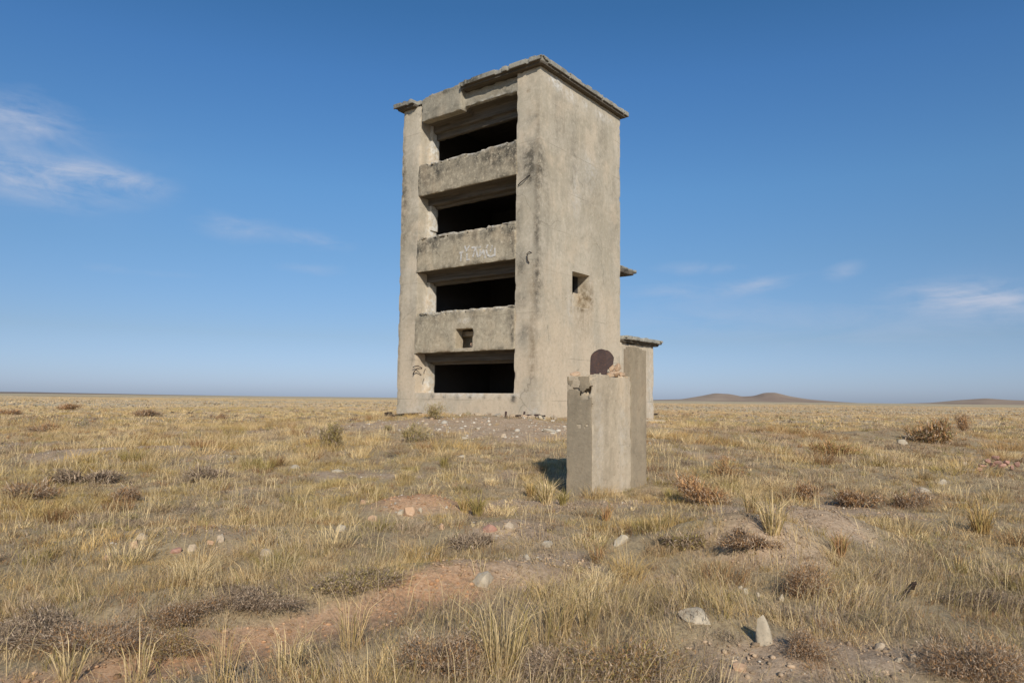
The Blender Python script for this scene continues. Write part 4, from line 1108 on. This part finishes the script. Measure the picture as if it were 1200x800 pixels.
# ------------------------------------------------------------------ ground sheet
rr = np.concatenate([[0.0], np.geomspace(0.6, 7000, 560)])
na = 1080
aa = np.concatenate([np.linspace(-RAD(50), RAD(50), 780, endpoint=False), np.linspace(RAD(50), RAD(310), na - 780, endpoint=False)])
RR, AA = np.meshgrid(rr[1:], aa, indexing='ij')
X, Y = RR * np.sin(AA), RR * np.cos(AA)
Z = ground_z(X, Y)
Bv = bare(X, Y)
fade = 1 - sstep(30, 60, RR)
Z = Z + fade * (0.05 * (n2(X, Y, 0.22, 501, 3) - .5) * np.clip(Bv + .35, 0, 1))
Z = Z - sstep(4000, 7000, RR) * 6
V = np.concatenate([[[0, 0, float(ground_z(0, 0))]], np.stack([X, Y, Z], 2).reshape(-1, 3)])
nr = len(rr) - 1
i, j = np.meshgrid(np.arange(nr - 1), np.arange(na), indexing='ij')
j2 = (j + 1) % na
q = np.stack([1 + i * na + j, 1 + i * na + j2, 1 + (i + 1) * na + j2, 1 + (i + 1) * na + j], 2).reshape(-1, 4)[:, ::-1]
j = np.arange(na)
cap = np.stack([np.zeros(na, int), 1 + (j + 1) % na, 1 + j], 1)
Tq = np.concatenate([q[:, [0, 1, 2]], q[:, [0, 2, 3]], cap[:, ::-1]])
red = 0
for cx, cy, rx, ry, s_, an in [BARE[0], BARE[1], BARE[2]]: red = red + blob(X, Y, cx, cy, rx * 1.5, ry * 1.6, an)
at_ = {"bare": np.concatenate([[0], Bv.ravel()]), "red": np.concatenate([[0], np.clip(red, 0, 1).ravel()])}
me = mesh_np("ground", V, Tq, attrs=at_, smooth=True)
m, nt = new_mat('steppe_soil'); g = NT(nt)
tc = g.n('ShaderNodeTexCoord').outputs['Object']
gp = g.n('ShaderNodeNewGeometry')
far = g.n('ShaderNodeVectorMath', operation='LENGTH'); g.l(tc, far.inputs[0])
dist = far.outputs['Value']
a = g.noise(tc, 1.4, 7, .65, .3); b = g.noise(tc, 9, 7, .7); c_ = g.noise(tc, 60, 4, .75)
soil = g.mix(g.map(a, .36, .64), (0.46, 0.315, 0.195), (0.54, 0.395, 0.26))
soil = g.mix(g.math('MULTIPLY', g.attr('red').outputs['Fac'], .75), soil, (0.52, 0.265, 0.125))
soil = g.mix(g.math('MULTIPLY', g.map(b, .48, .66), .75), soil, (0.25, 0.17, 0.105))
d_ = g.noise(tc, 26, 6, .75)
soil = g.mix(g.math('MULTIPLY', g.map(d_, .50, .64), .7), soil, (0.22, 0.15, 0.095))
soil = g.mix(g.math('MULTIPLY', g.map(d_, .46, .34), .55), soil, (0.56, 0.44, 0.31))
soil = g.mix(g.math('MULTIPLY', g.map(c_, .56, .7), .6), soil, (0.55, 0.45, 0.33))
soil = g.mix(g.math('MULTIPLY', g.map(c_, .42, .3), .6), soil, (0.17, 0.12, 0.08))
litter = g.mix(g.map(b, .35, .65), (0.34, 0.25, 0.14), (0.46, 0.345, 0.20))
litter = g.mix(g.math('MULTIPLY', g.map(a, .52, .68), .6), litter, (0.21, 0.165, 0.115))
litter = g.mix(g.math('MULTIPLY', g.map(d_, .50, .62), .6), litter, (0.20, 0.145, 0.085))
litter = g.mix(g.math('MULTIPLY', g.map(d_, .46, .36), .5), litter, (0.52, 0.40, 0.245))
litter = g.mix(g.math('MULTIPLY', g.map(c_, .54, .7), .5), litter, (0.47, 0.38, 0.24))
c = g.mix(g.map(g.attr('bare').outputs['Fac'], .15, .6), litter, soil)
# the far plain: bands of straw, olive and brown vegetation
n1 = g.noise(g.mapping(tc, (.010, .035, 1)), 1.0, 7, .62, .4)
n2_ = g.noise(g.mapping(tc, (.0016, .0045, 1)), 1.0, 6, .6, .3)
n3 = g.noise(tc, .5, 6, .7)
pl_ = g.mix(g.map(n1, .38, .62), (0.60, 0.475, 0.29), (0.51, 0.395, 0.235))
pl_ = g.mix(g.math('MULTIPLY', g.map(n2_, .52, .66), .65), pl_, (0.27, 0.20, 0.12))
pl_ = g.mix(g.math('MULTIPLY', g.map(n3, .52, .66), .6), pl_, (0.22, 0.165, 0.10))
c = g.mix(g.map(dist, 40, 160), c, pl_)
h = g.math('ADD', b, g.math('MULTIPLY', c_, .55))
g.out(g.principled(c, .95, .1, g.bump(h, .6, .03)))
ground = link_mesh("ground", me, m)
tag(ground, kind="structure")

# ------------------------------------------------------------------ hills on the horizon
def hills(name, pts, dist, depth, col1, col2, seed):
    az = np.linspace(pts[0][0], pts[-1][0], 260)
    el = np.interp(az, [p[0] for p in pts], [p[1] for p in pts])
    ker = np.hanning(13); ker /= ker.sum()
    el = np.convolve(np.pad(el, 6, mode='edge'), ker, mode='valid')
    ts = np.linspace(-1, 1, 41)
    A_, T_ = np.meshgrid(np.radians(az), ts, indexing='ij')
    H = (np.tan(np.radians(el)) * dist * .92)[:, None] * (1 - T_ ** 2) ** 1.3
    D_r = dist + T_ * depth
    Xh, Yh = D_r * np.sin(A_), D_r * np.cos(A_)
    H = H * (.90 + .2 * n2(Xh, Yh, 160, seed, 4)) - 1.5
    V = np.stack([Xh, Yh, H], 2).reshape(-1, 3)
    nj = len(ts)
    i, j = np.meshgrid(np.arange(len(az) - 1), np.arange(nj - 1), indexing='ij')
    q = np.stack([i * nj + j, (i + 1) * nj + j, (i + 1) * nj + j + 1, i * nj + j + 1], 2).reshape(-1, 4)
    me = mesh_np(name, V, q, smooth=True)
    m, nt = new_mat(name + '_slope'); g = NT(nt)
    tc = g.n('ShaderNodeTexCoord').outputs['Object']
    a = g.noise(g.mapping(tc, (.004, .004, .03)), 1.0, 7, .65, .5)
    g.out(g.principled(g.mix(g.map(a, .38, .62), col1, col2), .95, .05))
    tag(link_mesh(name, me, m), kind="structure")
hills("hills", [(9.5, 0), (11.3, .10), (13.5, .18), (15.0, .48), (16.0, .72), (17.0, .66), (18.0, .44), (18.8, .50), (19.6, .76), (20.4, .78), (21.4, .50), (22.6, .30), (24.5, .12), (26.5, 0.0)], 3600, 500,
      (0.29, 0.21, 0.155), (0.385, 0.29, 0.205), 601)
hills("hills", [(28.0, 0), (30.5, .10), (32.2, .32), (33.8, .46), (35.2, .36), (37.5, .28), (41, .1), (45, 0)], 3900, 500, (0.29, 0.21, 0.155), (0.385, 0.29, 0.205), 602)
hills("hills", [(-46, .05), (-40, .12), (-34, .14), (-30, .10), (-26, .06), (-20, .03), (-15, 0.0)], 3300, 500, (0.21, 0.165, 0.135), (0.29, 0.225, 0.17), 603)

# ------------------------------------------------------------------ sky and sun
SUN_AZ, SUN_EL = RAD(180 - 10.5), RAD(30)
w = bpy.data.worlds.new("World"); scene.world = w; w.use_nodes = True
nt = w.node_tree
for n in list(nt.nodes): nt.nodes.remove(n)
g = NT(nt)
sky = g.n('ShaderNodeTexSky', sky_type='NISHITA')
sky.sun_disc = False; sky.sun_elevation = SUN_EL; sky.sun_rotation = SUN_AZ
sky.altitude = 300; sky.air_density = 1.0; sky.dust_density = 0.7; sky.ozone_density = 1.6
tc = g.n('ShaderNodeTexCoord').outputs['Generated']
sp = g.n('ShaderNodeSeparateXYZ'); g.l(tc, sp.inputs[0])
az = g.math('MULTIPLY', g.math('ARCTAN2', sp.outputs[0], sp.outputs[1]), 57.2958)
el = g.math('MULTIPLY', g.math('ARCSINE', sp.outputs[2]), 57.2958)
cb = g.n('ShaderNodeCombineXYZ'); g.l(az, cb.inputs[0]); g.l(el, cb.inputs[1])
wisp = g.noise(g.mapping(cb.outputs[0], (.10, .42, 1), rot=(0, 0, RAD(6))), 1.0, 9, .62, 1.1)
puff = g.noise(g.mapping(cb.outputs[0], (.20, .42, 1), loc=(3, 1, 0)), 1.0, 9, .60, .6)
def cmask(a0, e0, ra, re, k, slope=0.0):
    da = g.math('DIVIDE', g.math('SUBTRACT', az, a0), ra)
    ee = g.math('SUBTRACT', g.math('SUBTRACT', el, e0), g.math('MULTIPLY', g.math('SUBTRACT', az, a0), slope))
    de = g.math('DIVIDE', ee, re)
    q = g.math('ADD', g.math('MULTIPLY', da, da), g.math('MULTIPLY', de, de))
    return g.math('MULTIPLY', g.math('POWER', 2.718, g.math('MULTIPLY', q, -1.0)), k)
tot = None
for args in [(-33.5, 14.3, 4.6, 1.3, 1.0, 0.02), (-30.5, 15.1, 3.2, .6, .6, -.06), (-35.5, 17.8, 3.2, 1.6, .6, .1), (-21.5, 12.6, 2.4, 1.0, .42), (-16.3, 12.1, 2.8, .7, .42, -.08), (-16, 9.9, 2.4, .5, .25), (-28, 8.8, 4, .4, .2),
             (19.5, 8.9, 2.6, .55, .5, .12), (25.3, 9.6, 1.2, .55, .5, .2), (15.5, 10.4, 3.6, .5, .35), (12.5, 8.6, 3.5, .6, .35), (32.8, 7.3, 3.6, .9, 1.1, -.08), (36, 6.3, 3, .8, .4), (29, 5.5, 10, 2.0, .18), (15, 6.5, 8, 1.6, .2)]:
    cm = cmask(*args)
    tot = cm if tot is None else g.math('ADD', tot, cm)
dens = g.math('MULTIPLY', tot, g.math('ADD', g.math('MULTIPLY', g.map(wisp, .36, .66), .8), g.math('MULTIPLY', g.map(puff, .40, .66), .45)))
dens = g.math('ADD', g.map(dens, .03, 0.72, 0, .72), g.math('MULTIPLY', g.math('ADD', cmask(-34.5, 15.2, 5.5, 2.6, .22), cmask(34, 7.2, 5, 1.5, .16)), g.map(puff, .30, .6)))
# clear dry autumn air: deeper blue overhead, less yellow at the horizon than the plain sky model gives
ramp = g.n('ShaderNodeValToRGB'); g.l(g.math('DIVIDE', el, 40.0), ramp.inputs[0])
RP = [(0.9, (.53, .66, 1.12)), (4.7, (.52, .61, .83)), (11.0, (.53, .72, .90)), (16.2, (.535, .82, 1.03)), (24.5, (.45, .81, 1.12)), (29.5, (.37, .75, 1.04))]
els = ramp.color_ramp.elements
while len(els) < len(RP): els.new(0.5)
for e_, (d_, c3) in zip(els, RP): e_.position = d_ / 40.0
for e_, (d_, c3) in zip(els, RP): e_.color = (*[v / 1.2 for v in c3], 1)
bg1 = g.n('ShaderNodeBackground'); g.l(g.mix(1.0, sky.outputs[0], ramp.outputs[0], 'MULTIPLY'), bg1.inputs[0]); bg1.inputs[1].default_value = 0.126
bg2 = g.n('ShaderNodeBackground'); bg2.inputs[0].default_value = (0.52, 0.58, 0.72, 1); bg2.inputs[1].default_value = 0.95
mx = g.n('ShaderNodeMixShader'); g.l(dens, mx.inputs[0]); g.l(bg1.outputs[0], mx.inputs[1]); g.l(bg2.outputs[0], mx.inputs[2])
o = g.n('ShaderNodeOutputWorld'); g.l(mx.outputs[0], o.inputs[0])

sd = bpy.data.lights.new("sun", 'SUN'); sd.energy = 4.2; sd.angle = RAD(0.53); sd.color = (1.0, 0.94, 0.85)
so = bpy.data.objects.new("sun", sd); COL.objects.link(so)
sv = Vector((math.sin(SUN_AZ) * math.cos(SUN_EL), math.cos(SUN_AZ) * math.cos(SUN_EL), math.sin(SUN_EL)))
so.rotation_euler = sv.to_track_quat('Z', 'Y').to_euler(); so.location = (0, -20, 30)

scene.view_settings.view_transform = 'Standard'
scene.view_settings.look = 'None'
scene.view_settings.exposure = 0.0
scene.view_settings.gamma = 1.0
scene.cycles.max_bounces = 6
scene.cycles.transparent_max_bounces = 8
